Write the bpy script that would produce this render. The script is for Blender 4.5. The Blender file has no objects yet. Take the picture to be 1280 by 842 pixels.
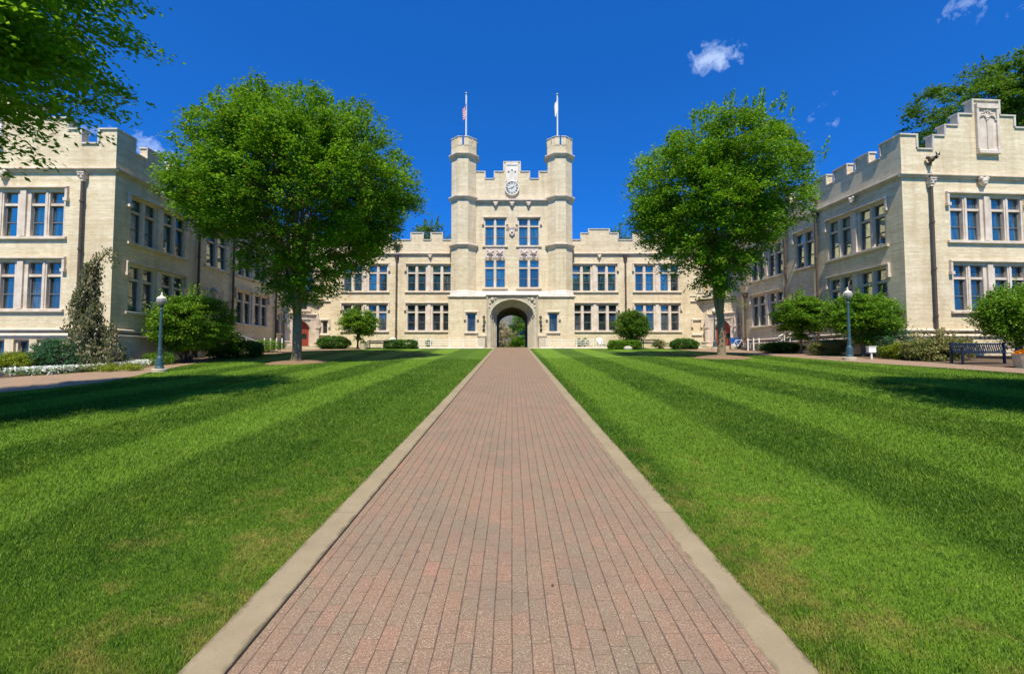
import bpy, math, random
import numpy as np
from mathutils import Vector, Matrix
R = math.radians
rnd = random.Random(7)
sc = bpy.context.scene
COL = sc.collection
TH = math.atan(26 / 585.0)
EYE = 1.64
SUN_EL, SUN_AZ = 57.0, 3.5      # sun stands behind the camera, a little to the left

# ------------------------------------------------------------------ terrain
def sstep(a, b, v):
    k = min(1.0, max(0.0, (v - a) / (b - a)))
    return k * k * (3 - 2 * k)

def terr(x, y):
    yy = min(max(y, -6.0), 42.0)
    return .0612 * yy + .0125 * max(-22, min(22, x)) * (1 - sstep(24, 36, y)) * sstep(-14, -4, y)

# ------------------------------------------------------------------ node helpers
def new_mat(name):
    m = bpy.data.materials.new(name)
    m.use_nodes = True
    nt = m.node_tree
    nt.nodes.clear()
    out = nt.nodes.new('ShaderNodeOutputMaterial')
    return m, nt, out

class N:
    """tiny node helper"""
    def __init__(s, nt): s.nt = nt
    def n(s, t, **k):
        o = s.nt.nodes.new('ShaderNode' + t)
        for a, b in k.items(): setattr(o, a, b)
        return o
    def put(s, sock, v):
        if isinstance(v, bpy.types.NodeSocket): s.nt.links.new(v, sock)
        else: sock.default_value = v
    def math(s, op, a, b=0.0, c=None, clamp=False):
        o = s.n('Math', operation=op, use_clamp=clamp)
        s.put(o.inputs[0], a); s.put(o.inputs[1], b)
        if c is not None: s.put(o.inputs[2], c)
        return o.outputs[0]
    def vmath(s, op, a, b=None, out=0):
        o = s.n('VectorMath', operation=op)
        s.put(o.inputs[0], a)
        if b is not None: s.put(o.inputs[1], b)
        return o.outputs[out]
    def comb(s, x=0.0, y=0.0, z=0.0):
        o = s.n('CombineXYZ')
        s.put(o.inputs[0], x); s.put(o.inputs[1], y); s.put(o.inputs[2], z)
        return o.outputs[0]
    def sep(s, v):
        o = s.n('SeparateXYZ'); s.put(o.inputs[0], v); return o.outputs
    def noise(s, v, scale=1.0, detail=3.0, rough=.55, col=False):
        o = s.n('TexNoise'); s.put(o.inputs['Vector'], v)
        o.inputs['Scale'].default_value = scale
        o.inputs['Detail'].default_value = detail
        o.inputs['Roughness'].default_value = rough
        return o.outputs[1 if col else 0]
    def white(s, v, dim='2D'):
        o = s.n('TexWhiteNoise', noise_dimensions=dim)
        s.put(o.inputs['Vector'] if dim != '1D' else o.inputs['W'], v)
        return o.outputs[0]
    def ramp(s, f, stops, interp='LINEAR'):
        o = s.n('ValToRGB'); s.put(o.inputs[0], f)
        cr = o.color_ramp; cr.interpolation = interp
        while len(cr.elements) < len(stops): cr.elements.new(.5)
        for e, (p, c) in zip(cr.elements, stops):
            e.position = p
            e.color = (c[0], c[1], c[2], 1) if not isinstance(c, (int, float)) else (c, c, c, 1)
        return o.outputs[0]
    def mix(s, f, a, b, mode='MIX'):
        o = s.n('Mix', data_type='RGBA', blend_type=mode)
        s.put(o.inputs[0], f)
        s.put(o.inputs[6], a if isinstance(a, bpy.types.NodeSocket) else (*a, 1))
        s.put(o.inputs[7], b if isinstance(b, bpy.types.NodeSocket) else (*b, 1))
        return o.outputs[2]
    def pos(s): return s.n('NewGeometry').outputs['Position']
    def bsdf(s, out, col, rough=.8, bump=None, bstr=.3, bdist=.02, spec=.3, metal=0.0, sheen=0):
        p = s.n('BsdfPrincipled')
        s.put(p.inputs['Base Color'], col if isinstance(col, bpy.types.NodeSocket) else (*col, 1))
        s.put(p.inputs['Roughness'], rough)
        p.inputs['Specular IOR Level'].default_value = spec
        p.inputs['Metallic'].default_value = metal
        if bump is not None:
            b = s.n('Bump'); b.inputs['Strength'].default_value = bstr
            b.inputs['Distance'].default_value = bdist
            s.nt.links.new(bump, b.inputs['Height'])
            s.nt.links.new(b.outputs[0], p.inputs['Normal'])
        s.nt.links.new(p.outputs[0], out.inputs[0])
        return p
    def wallcoord(s):
        """(u along the wall, z) for any vertical wall"""
        g = s.n('NewGeometry')
        t = s.vmath('NORMALIZE', s.vmath('CROSS_PRODUCT', g.outputs['True Normal'], (0, 0, 1.0)))
        u = s.vmath('DOT_PRODUCT', g.outputs['Position'], t, out=1)
        z = s.sep(g.outputs['Position'])[2]
        return u, z

M = {}
def simple(name, col, rough=.7, var=.15, scale=6.0, spec=.3, metal=0.0, bump=.15):
    m, nt, out = new_mat(name); h = N(nt)
    p = h.pos()
    f = h.noise(p, scale, 5)
    c = h.mix(f, tuple(max(0, v * (1 - var)) for v in col), tuple(min(1, v * (1 + var)) for v in col))
    h.bsdf(out, c, rough, h.noise(p, scale * 6, 3), bump, .01, spec, metal)
    M[name] = m
    return m

# masonry of long narrow cream bricks
def masonry(name, c1, c2, dirt):
    m, nt, out = new_mat(name); h = N(nt)
    u, z = h.wallcoord()
    bz = h.math('DIVIDE', z, .0675)
    row = h.math('FLOOR', bz)
    off = h.math('MULTIPLY', h.white(row, '1D'), .3)
    bu = h.math('DIVIDE', h.math('ADD', u, off), .31)
    colm = h.math('FLOOR', bu)
    cell = h.comb(colm, row)
    w = h.white(cell)
    fz = h.math('FRACT', bz); fu = h.math('FRACT', bu)
    jz = h.math('LESS_THAN', fz, .13); ju = h.math('LESS_THAN', fu, .03)
    joint = h.math('MAXIMUM', jz, ju)
    # bands of rows that weathered differently, streaks and blotches
    band = h.noise(h.comb(h.math('MULTIPLY', u, .22), h.math('MULTIPLY', z, 2.6)), 1.0, 4, .6)
    blot = h.noise(h.comb(u, z), .55, 5, .65)
    drip = h.noise(h.comb(h.math('MULTIPLY', u, 3.0), h.math('MULTIPLY', z, .25)), 1.0, 4, .6)
    f = h.math('ADD', h.math('ADD', h.math('MULTIPLY', w, .3), h.math('MULTIPLY', h.white(row, '1D'), .20)), h.math('MULTIPLY', band, .52))
    base = h.mix(h.ramp(f, [(.2, 0.0), (.75, 1.0)]), c1, c2)
    base = h.mix(h.math('MULTIPLY', h.ramp(blot, [(.45, 0.0), (.72, 1.0)]), .5), base, dirt)
    base = h.mix(h.math('MULTIPLY', h.ramp(drip, [(.50, 0.0), (.70, 1.0)]), .38), base, dirt)
    base = h.mix(h.math('MULTIPLY', joint, .38), base, (c1[0] * .55, c1[1] * .52, c1[2] * .48))
    hgt = h.math('SUBTRACT', h.math('ADD', h.math('MULTIPLY', w, .35), h.math('MULTIPLY', h.noise(h.comb(h.math('MULTIPLY', u, 6), h.math('MULTIPLY', z, 20)), 2.0, 3), .5)), h.math('MULTIPLY', joint, .7))
    h.bsdf(out, base, .85, hgt, .8, .02, .2)
    M[name] = m
masonry('brick', (.65, .52, .325), (.88, .76, .54), (.49, .365, .20))

def stone(name, c1, c2, scale=2.0):
    m, nt, out = new_mat(name); h = N(nt)
    p = h.pos()
    f = h.noise(p, scale, 6, .65); g = h.noise(p, 14, 4, .6)
    c = h.mix(h.ramp(f, [(.35, 0.0), (.68, 1.0)]), c1, c2)
    st = h.noise(h.vmath('MULTIPLY', p, (5, 5, .6)), 1.0, 4, .6)
    c = h.mix(h.math('MULTIPLY', h.ramp(st, [(.55, 0.0), (.75, 1.0)]), .35), c, (c1[0] * .5, c1[1] * .48, c1[2] * .42))
    h.bsdf(out, c, .8, g, .25, .015, .25)
    M[name] = m
stone('stone', (.56, .45, .35), (.74, .64, .53))
stone('pale_stone', (.62, .54, .45), (.80, .74, .65))
stone('arch_stone', (.42, .37, .27), (.56, .50, .38))
stone('coping', (.50, .44, .36), (.70, .65, .57))
stone('carved_stone', (.50, .40, .33), (.74, .64, .56), 7.0)
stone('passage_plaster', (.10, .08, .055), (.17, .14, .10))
simple('sash_paint', (.16, .15, .145), .5, .1)
simple('bronze', (.085, .06, .045), .55, .3, 4.0, .4)
simple('roof_felt', (.12, .115, .11), .9)
simple('door_red', (.30, .055, .035), .5, .2, 5)
simple('door_dark', (.05, .03, .025), .5)
simple('black_metal', (.02, .022, .028), .4, .2, 5, .5)
simple('lamp_green', (.035, .085, .10), .42, .25, 9, .5)
simple('lamp_globe', (.30, .30, .26), .25, .04, 3, .6)
simple('white_paint', (.78, .77, .72), .45, .05)
simple('concrete', (.47, .40, .28), .9, .16, 3.0, .2, 0, .4)
simple('pot_stone', (.52, .42, .29), .85, .15)
simple('bench_navy', (.010, .014, .034), .45, .2, 5, .5)
simple('bark', (.215, .165, .095), .9, .35, 7.0, .15, 0, .8)
simple('bark_dark', (.085, .06, .042), .9, .3, 7.0, .15, 0, .8)
simple('mulch', (.24, .155, .09), .95, .5, 30, .1, 0, 1.0)
simple('soil', (.13, .09, .06), .95, .5, 25, .1, 0, 1.0)
simple('clock_white', (.60, .58, .53), .4, .03)
simple('clock_black', (.02, .02, .022), .4, .03)
simple('sign_blue', (.01, .10, .35), .4, .05)
simple('tyre', (.02, .02, .02), .7)
simple('house_brick', (.40, .27, .22), .85, .2)
simple('petal_white', (.82, .82, .78), .6, .05)
simple('petal_orange', (.75, .20, .015), .6, .3, 30)
simple('boulder', (.45, .42, .36), .85, .25, 8)
simple('rail_white', (.80, .77, .70), .45, .05)

# glass that mirrors the sky over a diffuse base colour
def glass(name, gl, dark):
    m, nt, out = new_mat(name); h = N(nt)
    p = h.pos()
    g = h.n('BsdfGlossy'); g.inputs['Roughness'].default_value = .015
    g.inputs['Color'].default_value = (.52, .56, .44, 1)
    b = h.n('Bump'); b.inputs['Strength'].default_value = .12; b.inputs['Distance'].default_value = .02
    nt.links.new(h.noise(p, 1.6, 2), b.inputs['Height']); nt.links.new(b.outputs[0], g.inputs['Normal'])
    d = h.n('BsdfDiffuse')
    u, z = h.wallcoord()
    fold = h.noise(h.comb(h.math('MULTIPLY', u, 9), h.math('MULTIPLY', z, .8)), 1.0, 3)
    nt.links.new(h.mix(h.ramp(fold, [(.45, 0.0), (.7, 1.0)]), dark, tuple(v * 3.5 for v in dark)), d.inputs['Color'])
    lw = h.n('LayerWeight'); lw.inputs[0].default_value = .25
    fac = h.math('ADD', h.math('MULTIPLY', lw.outputs['Fresnel'], .5), gl, clamp=True)
    mx = h.n('MixShader'); nt.links.new(fac, mx.inputs[0])
    nt.links.new(d.outputs[0], mx.inputs[1]); nt.links.new(g.outputs[0], mx.inputs[2])
    nt.links.new(mx.outputs[0], out.inputs[0])
    M[name] = m
glass('glass', .52, (.022, .058, .092))  # blue diffuse base painted in where sky reflection is missing
glass('glass_low', .34, (.022, .028, .034))
glass('glass_dim', .12, (.02, .03, .036))
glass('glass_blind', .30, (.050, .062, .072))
glass('glass_deep', .38, (.012, .018, .024))

# running-bond clay pavers
def paver(name, tone=1.0, w=.1, L=.2):
    m, nt, out = new_mat(name); h = N(nt)
    p = h.pos(); x, y, z = h.sep(p)
    # slightly wavering courses
    x = h.math('ADD', x, h.math('MULTIPLY', h.math('SUBTRACT', h.noise(p, .9, 2), .5), .016))
    bx = h.math('DIVIDE', x, w); col = h.math('FLOOR', bx); fx = h.math('FRACT', bx)
    off = h.math('ADD', h.math('MULTIPLY', h.white(col, '1D'), .35), h.math('MULTIPLY', h.math('MODULO', h.math('ABSOLUTE', col), 2.0), .5))
    by = h.math('ADD', h.math('DIVIDE', y, L), off); row = h.math('FLOOR', by); fy = h.math('FRACT', by)
    cell = h.comb(col, row)
    wn = h.white(cell); wn2 = h.white(h.vmath('ADD', cell, (31.7, 11.3, 0)))
    ex = h.math('MULTIPLY', h.math('MINIMUM', fx, h.math('SUBTRACT', 1.0, fx)), w)
    ey = h.math('MULTIPLY', h.math('MINIMUM', fy, h.math('SUBTRACT', 1.0, fy)), L)
    jit = h.math('MULTIPLY', h.ramp(h.noise(p, 9, 4, .7), [(.35, 0.0), (.7, 1.0)]), .0055)
    jx = h.math('SUBTRACT', 1.0, h.math('DIVIDE', ex, h.math('ADD', jit, .0022)), clamp=True)
    jy = h.math('SUBTRACT', 1.0, h.math('DIVIDE', ey, h.math('ADD', jit, .0008)), clamp=True)
    jnt = h.math('MAXIMUM', h.math('MULTIPLY', jx, 1.6, clamp=True), h.math('MULTIPLY', jy, .7))
    t = tone
    patch = h.noise(p, 1.1, 4, .6)
    sel = h.math('ADD', h.math('MULTIPLY', wn, .48), h.math('MULTIPLY', patch, .58))
    c = h.ramp(sel, [(.0, (.285 * t, .212 * t, .132 * t)), (.30, (.305 * t, .215 * t, .134 * t)), (.52, (.33 * t, .212 * t, .132 * t)),
                     (.68, (.35 * t, .21 * t, .13 * t)), (.80, (.375 * t, .205 * t, .13 * t)), (.92, (.44 * t, .20 * t, .125 * t))])
    c = h.mix(h.math('MULTIPLY', wn2, .25), c, (.215 * t, .175 * t, .11 * t))
    sp = h.noise(p, 110, 3, .75)
    c = h.mix(h.ramp(sp, [(.34, .75), (.49, 0.0)]), c, (.12, .085, .055))
    c = h.mix(h.ramp(sp, [(.55, 0.0), (.70, .7)]), c, (.60, .50, .36))
    st = h.noise(p, 1.7, 5, .65)
    c = h.mix(h.ramp(st, [(.46, 0.0), (.74, .5)]), c, (.17, .13, .09))
    c = h.mix(h.math('MULTIPLY', jnt, .72), c, (.06, .042, .028))
    hgt = h.math('ADD', h.math('SUBTRACT', h.math('MULTIPLY', sp, .12), jnt), h.math('MULTIPLY', wn, .25))
    h.bsdf(out, c, .85, hgt, .55, .006, .25)
    M[name] = m
paver('paver', .80)
paver('paver_side', 1.05)

def kerb_mat():
    m, nt, out = new_mat('kerb_concrete'); h = N(nt)
    p = h.pos(); x, y, z = h.sep(p)
    a = h.noise(p, 2.2, 6, .65); sp = h.noise(p, 120, 3, .7)
    c = h.mix(h.ramp(a, [(.3, 0.0), (.7, 1.0)]), (.25, .195, .11), (.34, .27, .155))
    c = h.mix(h.ramp(sp, [(.35, .5), (.5, 0.0)]), c, (.22, .18, .13))
    c = h.mix(h.ramp(h.noise(p, .8, 4, .7), [(.55, 0.0), (.75, .45)]), c, (.25, .20, .14))
    dx_ = h.math('ABSOLUTE', h.math('SUBTRACT', h.math('ABSOLUTE', h.math('SUBTRACT', x, -.06)), 1.41))
    eg = h.math('ADD', h.math('DIVIDE', dx_, .11), h.math('MULTIPLY', h.math('SUBTRACT', h.noise(p, 7, 5, .7), .5), 1.1))
    c = h.mix(h.ramp(eg, [(.72, 0.0), (1.0, .75)]), c, (.12, .095, .055))
    c = h.mix(h.ramp(h.noise(p, 22, 4, .75), [(.60, 0.0), (.74, .5)]), c, (.15, .125, .08))
    fy = h.math('FRACT', h.math('DIVIDE', h.math('ADD', y, 1.9), 3.05))
    j = h.math('LESS_THAN', fy, .002)
    c = h.mix(h.math('MULTIPLY', j, .75), c, (.06, .05, .035))
    h.bsdf(out, c, .9, sp, .3, .004, .2)
    M['kerb_concrete'] = m
kerb_mat()

# lawn: mower stripes along the path (blade-lean shading painted in), dry patches by the kerb
def grass_colour(h, tintsock=None):
    p = h.pos(); x, y, z = h.sep(p)
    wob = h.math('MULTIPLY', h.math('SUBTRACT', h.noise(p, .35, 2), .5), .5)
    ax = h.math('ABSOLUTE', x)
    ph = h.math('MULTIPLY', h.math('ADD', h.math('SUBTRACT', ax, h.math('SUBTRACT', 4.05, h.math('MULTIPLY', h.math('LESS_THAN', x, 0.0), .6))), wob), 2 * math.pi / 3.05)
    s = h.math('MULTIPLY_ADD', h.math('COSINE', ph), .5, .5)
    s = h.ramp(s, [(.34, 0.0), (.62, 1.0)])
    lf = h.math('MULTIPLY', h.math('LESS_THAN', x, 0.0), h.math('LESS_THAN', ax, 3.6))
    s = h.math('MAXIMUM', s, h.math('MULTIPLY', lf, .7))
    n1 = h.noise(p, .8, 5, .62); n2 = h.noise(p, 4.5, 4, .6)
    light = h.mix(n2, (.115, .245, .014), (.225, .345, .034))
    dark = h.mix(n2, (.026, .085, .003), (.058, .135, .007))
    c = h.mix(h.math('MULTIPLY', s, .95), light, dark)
    c = h.mix(h.ramp(n1, [(.42, .0), (.68, .5)]), c, (.17, .255, .02))
    n5 = h.noise(h.vmath('ADD', p, (3, 9, 0)), 14, 4, .65)
    c = h.mix(h.ramp(n5, [(.3, .8), (.5, 0.0)]), c, (.03, .09, .006))
    c = h.mix(h.ramp(n5, [(.54, 0.0), (.75, .5)]), c, (.22, .36, .02))
    # dry, straw coloured wear
    n3 = h.noise(h.vmath('ADD', p, (13, 5, 0)), 2.8, 6, .7)
    edge = h.math('SUBTRACT', 1.0, h.math('DIVIDE', h.math('SUBTRACT', ax, 1.5), 1.9), clamp=True)
    near = h.math('SUBTRACT', 1.0, h.math('DIVIDE', h.math('SUBTRACT', y, 2.0), 6.5), clamp=True)
    k = h.math('ADD', n3, h.math('MULTIPLY', h.math('MULTIPLY', edge, near), .22))
    c = h.mix(h.ramp(k, [(.61, 0.0), (.80, .75)]), c, (.36, .27, .07))
    return c, p

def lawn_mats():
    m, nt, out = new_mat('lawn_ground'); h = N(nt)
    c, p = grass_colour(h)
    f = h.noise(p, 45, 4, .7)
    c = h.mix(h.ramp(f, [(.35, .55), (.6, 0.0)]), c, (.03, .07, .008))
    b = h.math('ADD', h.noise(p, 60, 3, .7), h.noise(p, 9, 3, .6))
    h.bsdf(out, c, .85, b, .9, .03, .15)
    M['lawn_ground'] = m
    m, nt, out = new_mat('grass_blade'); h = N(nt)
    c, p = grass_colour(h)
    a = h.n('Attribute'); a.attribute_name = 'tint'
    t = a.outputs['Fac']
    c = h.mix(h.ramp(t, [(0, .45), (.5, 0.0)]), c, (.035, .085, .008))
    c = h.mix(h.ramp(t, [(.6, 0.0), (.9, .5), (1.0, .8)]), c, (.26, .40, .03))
    d = h.n('BsdfDiffuse'); tr = h.n('BsdfTranslucent'); gl = h.n('BsdfGlossy')
    gl.inputs['Roughness'].default_value = .5; gl.inputs['Color'].default_value = (.5, .55, .4, 1)
    nt.links.new(c, d.inputs[0]); nt.links.new(c, tr.inputs[0])
    m1 = h.n('MixShader'); m1.inputs[0].default_value = .3
    nt.links.new(d.outputs[0], m1.inputs[1]); nt.links.new(tr.outputs[0], m1.inputs[2])
    m2 = h.n('MixShader'); m2.inputs[0].default_value = .02
    nt.links.new(m1.outputs[0], m2.inputs[1]); nt.links.new(gl.outputs[0], m2.inputs[2])
    nt.links.new(m2.outputs[0], out.inputs[0])
    M['grass_blade'] = m
lawn_mats()

def leaf_mat(name, stops, trans=.32):
    m, nt, out = new_mat(name); h = N(nt)
    a = h.n('Attribute'); a.attribute_name = 'tint'
    c = h.ramp(a.outputs['Fac'], stops)
    d = h.n('BsdfPrincipled'); d.inputs['Roughness'].default_value = .55; d.inputs['Specular IOR Level'].default_value = .22
    nt.links.new(c, d.inputs['Base Color'])
    tr = h.n('BsdfTranslucent')
    nt.links.new(h.mix(.35, c, (.35, .55, .02)), tr.inputs[0])
    m1 = h.n('MixShader'); m1.inputs[0].default_value = trans
    nt.links.new(d.outputs[0], m1.inputs[1]); nt.links.new(tr.outputs[0], m1.inputs[2])
    nt.links.new(m1.outputs[0], out.inputs[0])
    M[name] = m
leaf_mat('leaf_shade_tree', [(0, (.035, .12, .004)), (.4, (.10, .25, .007)), (.8, (.22, .41, .012)), (.93, (.33, .46, .02)), (1, (.36, .15, .02))], .38)
leaf_mat('leaf_near', [(0, (.07, .21, .008)), (.5, (.17, .38, .014)), (.9, (.33, .52, .025)), (1, (.36, .19, .03))], .6)
leaf_mat('leaf_dark', [(0, (.03, .085, .006)), (.5, (.065, .16, .010)), (.9, (.16, .27, .022)), (1, (.28, .15, .03))])
leaf_mat('leaf_shrub', [(0, (.05, .145, .008)), (.5, (.12, .26, .012)), (1, (.28, .41, .035))])
leaf_mat('leaf_box', [(0, (.03, .09, .010)), (.5, (.06, .15, .018)), (1, (.13, .24, .035))], .15)
leaf_mat('leaf_blue', [(0, (.02, .07, .03)), (.5, (.04, .125, .05)), (1, (.09, .20, .08))], .15)
leaf_mat('leaf_yellow', [(0, (.10, .15, .008)), (.5, (.22, .27, .015)), (1, (.40, .40, .04))])
leaf_mat('leaf_weeping', [(0, (.07, .085, .035)), (.4, (.15, .155, .075)), (.75, (.33, .29, .17)), (1, (.42, .26, .18))], .25)
leaf_mat('leaf_dry', [(0, (.11, .13, .03)), (.5, (.21, .21, .06)), (1, (.36, .28, .12))], .3)
leaf_mat('petals_white', [(0, (.55, .62, .50)), (.5, (.82, .82, .80)), (1, (.88, .88, .88))], .2)
leaf_mat('petals_orange', [(0, (.55, .12, .01)), (.5, (.80, .24, .01)), (1, (.85, .38, .03))], .2)
leaf_mat('blossom_cream', [(0, (.20, .16, .07)), (.5, (.55, .42, .26)), (1, (.75, .62, .48))], .3)

# ------------------------------------------------------------------ object helpers
ORG = {}
def tag(o, label=None, cat=None, group=None, kind=None):
    if label: o['label'] = label
    if cat: o['category'] = cat
    if group: o['group'] = group
    if kind: o['kind'] = kind
    return o

def thing(name, label, cat, loc=(0, 0, 0), rz=0.0, group=None):
    o = bpy.data.objects.new(name, None)
    COL.objects.link(o)
    o.location = loc; o.rotation_euler = (0, 0, rz)
    o.empty_display_size = .3
    return tag(o, label, cat, group)

def link_mesh(name, me, parent=None):
    o = bpy.data.objects.new(name, me)
    COL.objects.link(o)
    if parent: o.parent = parent
    return o

class MB:
    def __init__(s): s.v = []; s.f = []; s.mi = []; s.cur = 0
    def quad(s, a, b, c, d):
        n = len(s.v); s.v += [tuple(a), tuple(b), tuple(c), tuple(d)]; s.f.append((n, n + 1, n + 2, n + 3)); s.mi.append(s.cur)
    def poly(s, pts):
        n = len(s.v); s.v += [tuple(p) for p in pts]; s.f.append(tuple(range(n, n + len(pts)))); s.mi.append(s.cur)
    def hexa(s, p):  # p: 8 points, bottom 4 then top 4
        n = len(s.v); s.v += [tuple(q) for q in p]
        for f in ((0, 3, 2, 1), (4, 5, 6, 7), (0, 1, 5, 4), (1, 2, 6, 5), (2, 3, 7, 6), (3, 0, 4, 7)):
            s.f.append(tuple(n + i for i in f)); s.mi.append(s.cur)
    def box(s, x0, x1, y0, y1, z0, z1):
        s.hexa([(x0, y0, z0), (x1, y0, z0), (x1, y1, z0), (x0, y1, z0), (x0, y0, z1), (x1, y0, z1), (x1, y1, z1), (x0, y1, z1)])
    def tube(s, pts, rad, n=8, cap=True):
        pts = [Vector(p) for p in pts]
        if isinstance(rad, (int, float)): rad = [rad] * len(pts)
        base = len(s.v); prev = None
        for i, p in enumerate(pts):
            d = (pts[min(i + 1, len(pts) - 1)] - pts[max(i - 1, 0)])
            if d.length < 1e-6: d = Vector((0, 0, 1))
            d.normalize()
            if prev is None:
                a = d.orthogonal().normalized()
            else:
                a = (prev - d * prev.dot(d))
                a = a.normalized() if a.length > 1e-5 else d.orthogonal().normalized()
            prev = a; b = d.cross(a)
            for k in range(n):
                t = 2 * math.pi * k / n
                s.v.append(tuple(p + (a * math.cos(t) + b * math.sin(t)) * rad[i]))
        for i in range(len(pts) - 1):
            for k in range(n):
                k2 = (k + 1) % n
                s.f.append((base + i * n + k, base + i * n + k2, base + (i + 1) * n + k2, base + (i + 1) * n + k)); s.mi.append(s.cur)
        if cap:
            s.f.append(tuple(base + k for k in reversed(range(n)))); s.mi.append(s.cur)
            e = base + (len(pts) - 1) * n
            s.f.append(tuple(e + k for k in range(n))); s.mi.append(s.cur)
    def lathe(s, prof, cx=0, cy=0, n=16, rot=0.0):
        base = len(s.v)
        for r, z in prof:
            for k in range(n):
                t = 2 * math.pi * k / n + rot
                s.v.append((cx + r * math.cos(t), cy + r * math.sin(t), z))
        for i in range(len(prof) - 1):
            for k in range(n):
                k2 = (k + 1) % n
                s.f.append((base + i * n + k, base + i * n + k2, base + (i + 1) * n + k2, base + (i + 1) * n + k)); s.mi.append(s.cur)
        if prof[0][0] > 1e-4: s.f.append(tuple(base + k for k in reversed(range(n)))); s.mi.append(s.cur)
        e = base + (len(prof) - 1) * n
        if prof[-1][0] > 1e-4: s.f.append(tuple(e + k for k in range(n))); s.mi.append(s.cur)
    def ball(s, c, r, n=8, sq=1.0):
        pr = [(max(1e-5, r * math.sin(math.pi * i / n)), c[2] - r * sq * math.cos(math.pi * i / n)) for i in range(n + 1)]
        s.lathe(pr, c[0], c[1], max(8, n))
    def build(s, name, mats, parent=None, org=(0, 0, 0), smooth=False):
        me = bpy.data.meshes.new(name)
        ox, oy, oz = org
        me.from_pydata([(x - ox, y - oy, z - oz) for x, y, z in s.v], [], s.f)
        for m in (mats if isinstance(mats, (list, tuple)) else [mats]):
            me.materials.append(M[m])
        if s.mi and max(s.mi): me.polygons.foreach_set('material_index', s.mi)
        if smooth: me.polygons.foreach_set('use_smooth', [True] * len(me.polygons))
        me.update()
        return link_mesh(name, me, parent)

class Fr:
    """a vertical facade frame: P corner, D direction, side sign for the outward normal"""
    def __init__(s, P, D, sgn):
        l = math.hypot(*D); s.P = P; s.D = (D[0] / l, D[1] / l)
        s.N = (s.D[1] * sgn, -s.D[0] * sgn)
    def p(s, u, d, z):
        return (s.P[0] + s.D[0] * u + s.N[0] * d, s.P[1] + s.D[1] * u + s.N[1] * d, z)
    def box(s, mb, u0, u1, d0, d1, z0, z1):
        mb.hexa([s.p(u0, d0, z0), s.p(u1, d0, z0), s.p(u1, d1, z0), s.p(u0, d1, z0), s.p(u0, d0, z1), s.p(u1, d0, z1), s.p(u1, d1, z1), s.p(u0, d1, z1)])
    def wedge(s, mb, u0, u1, d0, d1, z0, z1, slope):
        """box whose top falls outward by slope"""
        mb.hexa([s.p(u0, d0, z0), s.p(u1, d0, z0), s.p(u1, d1, z0), s.p(u0, d1, z0), s.p(u0, d0, z1), s.p(u1, d0, z1), s.p(u1, d1, z1 - slope), s.p(u0, d1, z1 - slope)])

def wall_panel(fr, mb, u0, u1, z0, z1, ops=(), reveal=.3, d=0.0):
    us = sorted({u0, u1, *[o[0] for o in ops], *[o[1] for o in ops]}); zs = sorted({z0, z1, *[o[2] for o in ops], *[o[3] for o in ops]})
    us = [u for u in us if u0 <= u <= u1]; zs = [z for z in zs if z0 <= z <= z1]
    for a, b in zip(us, us[1:]):
        for c, e in zip(zs, zs[1:]):
            mu, mz = (a + b) / 2, (c + e) / 2
            if any(o[0] < mu < o[1] and o[2] < mz < o[3] for o in ops): continue
            mb.quad(fr.p(a, d, c), fr.p(b, d, c), fr.p(b, d, e), fr.p(a, d, e))
    for o in ops:
        a, b, c, e = o[:4]
        for q in (((a, c), (b, c)), ((b, c), (b, e)), ((b, e), (a, e)), ((a, e), (a, c))):
            (ua, za), (ub, zb) = q
            mb.quad(fr.p(ua, d, za), fr.p(ub, d, zb), fr.p(ub, d - reveal, zb), fr.p(ua, d - reveal, za))

# ------------------------------------------------------------------ the college building
BO = (0.0, 45.0, 2.5)
BLD = thing('college_building', 'cream brick Gothic college hall with a central archway tower and two projecting wings', 'building', BO)
def part(mb, name, mat, parent=None, smooth=False, label=None):
    o = mb.build(name, mat, parent or BLD, BO, smooth)
    if label: o['label'] = label
    return o

def pane_quad(mb, fr, u0, u1, d, z0, z1):
    t1, t2 = rnd.uniform(-.006, .006), rnd.uniform(-.02, .0) - .022 * (z1 - z0)
    mb.quad(fr.p(u0, d - t1, z0 ), fr.p(u1, d + t1, z0), fr.p(u1, d + t1 + t2, z1), fr.p(u0, d - t1 + t2, z1))

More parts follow.
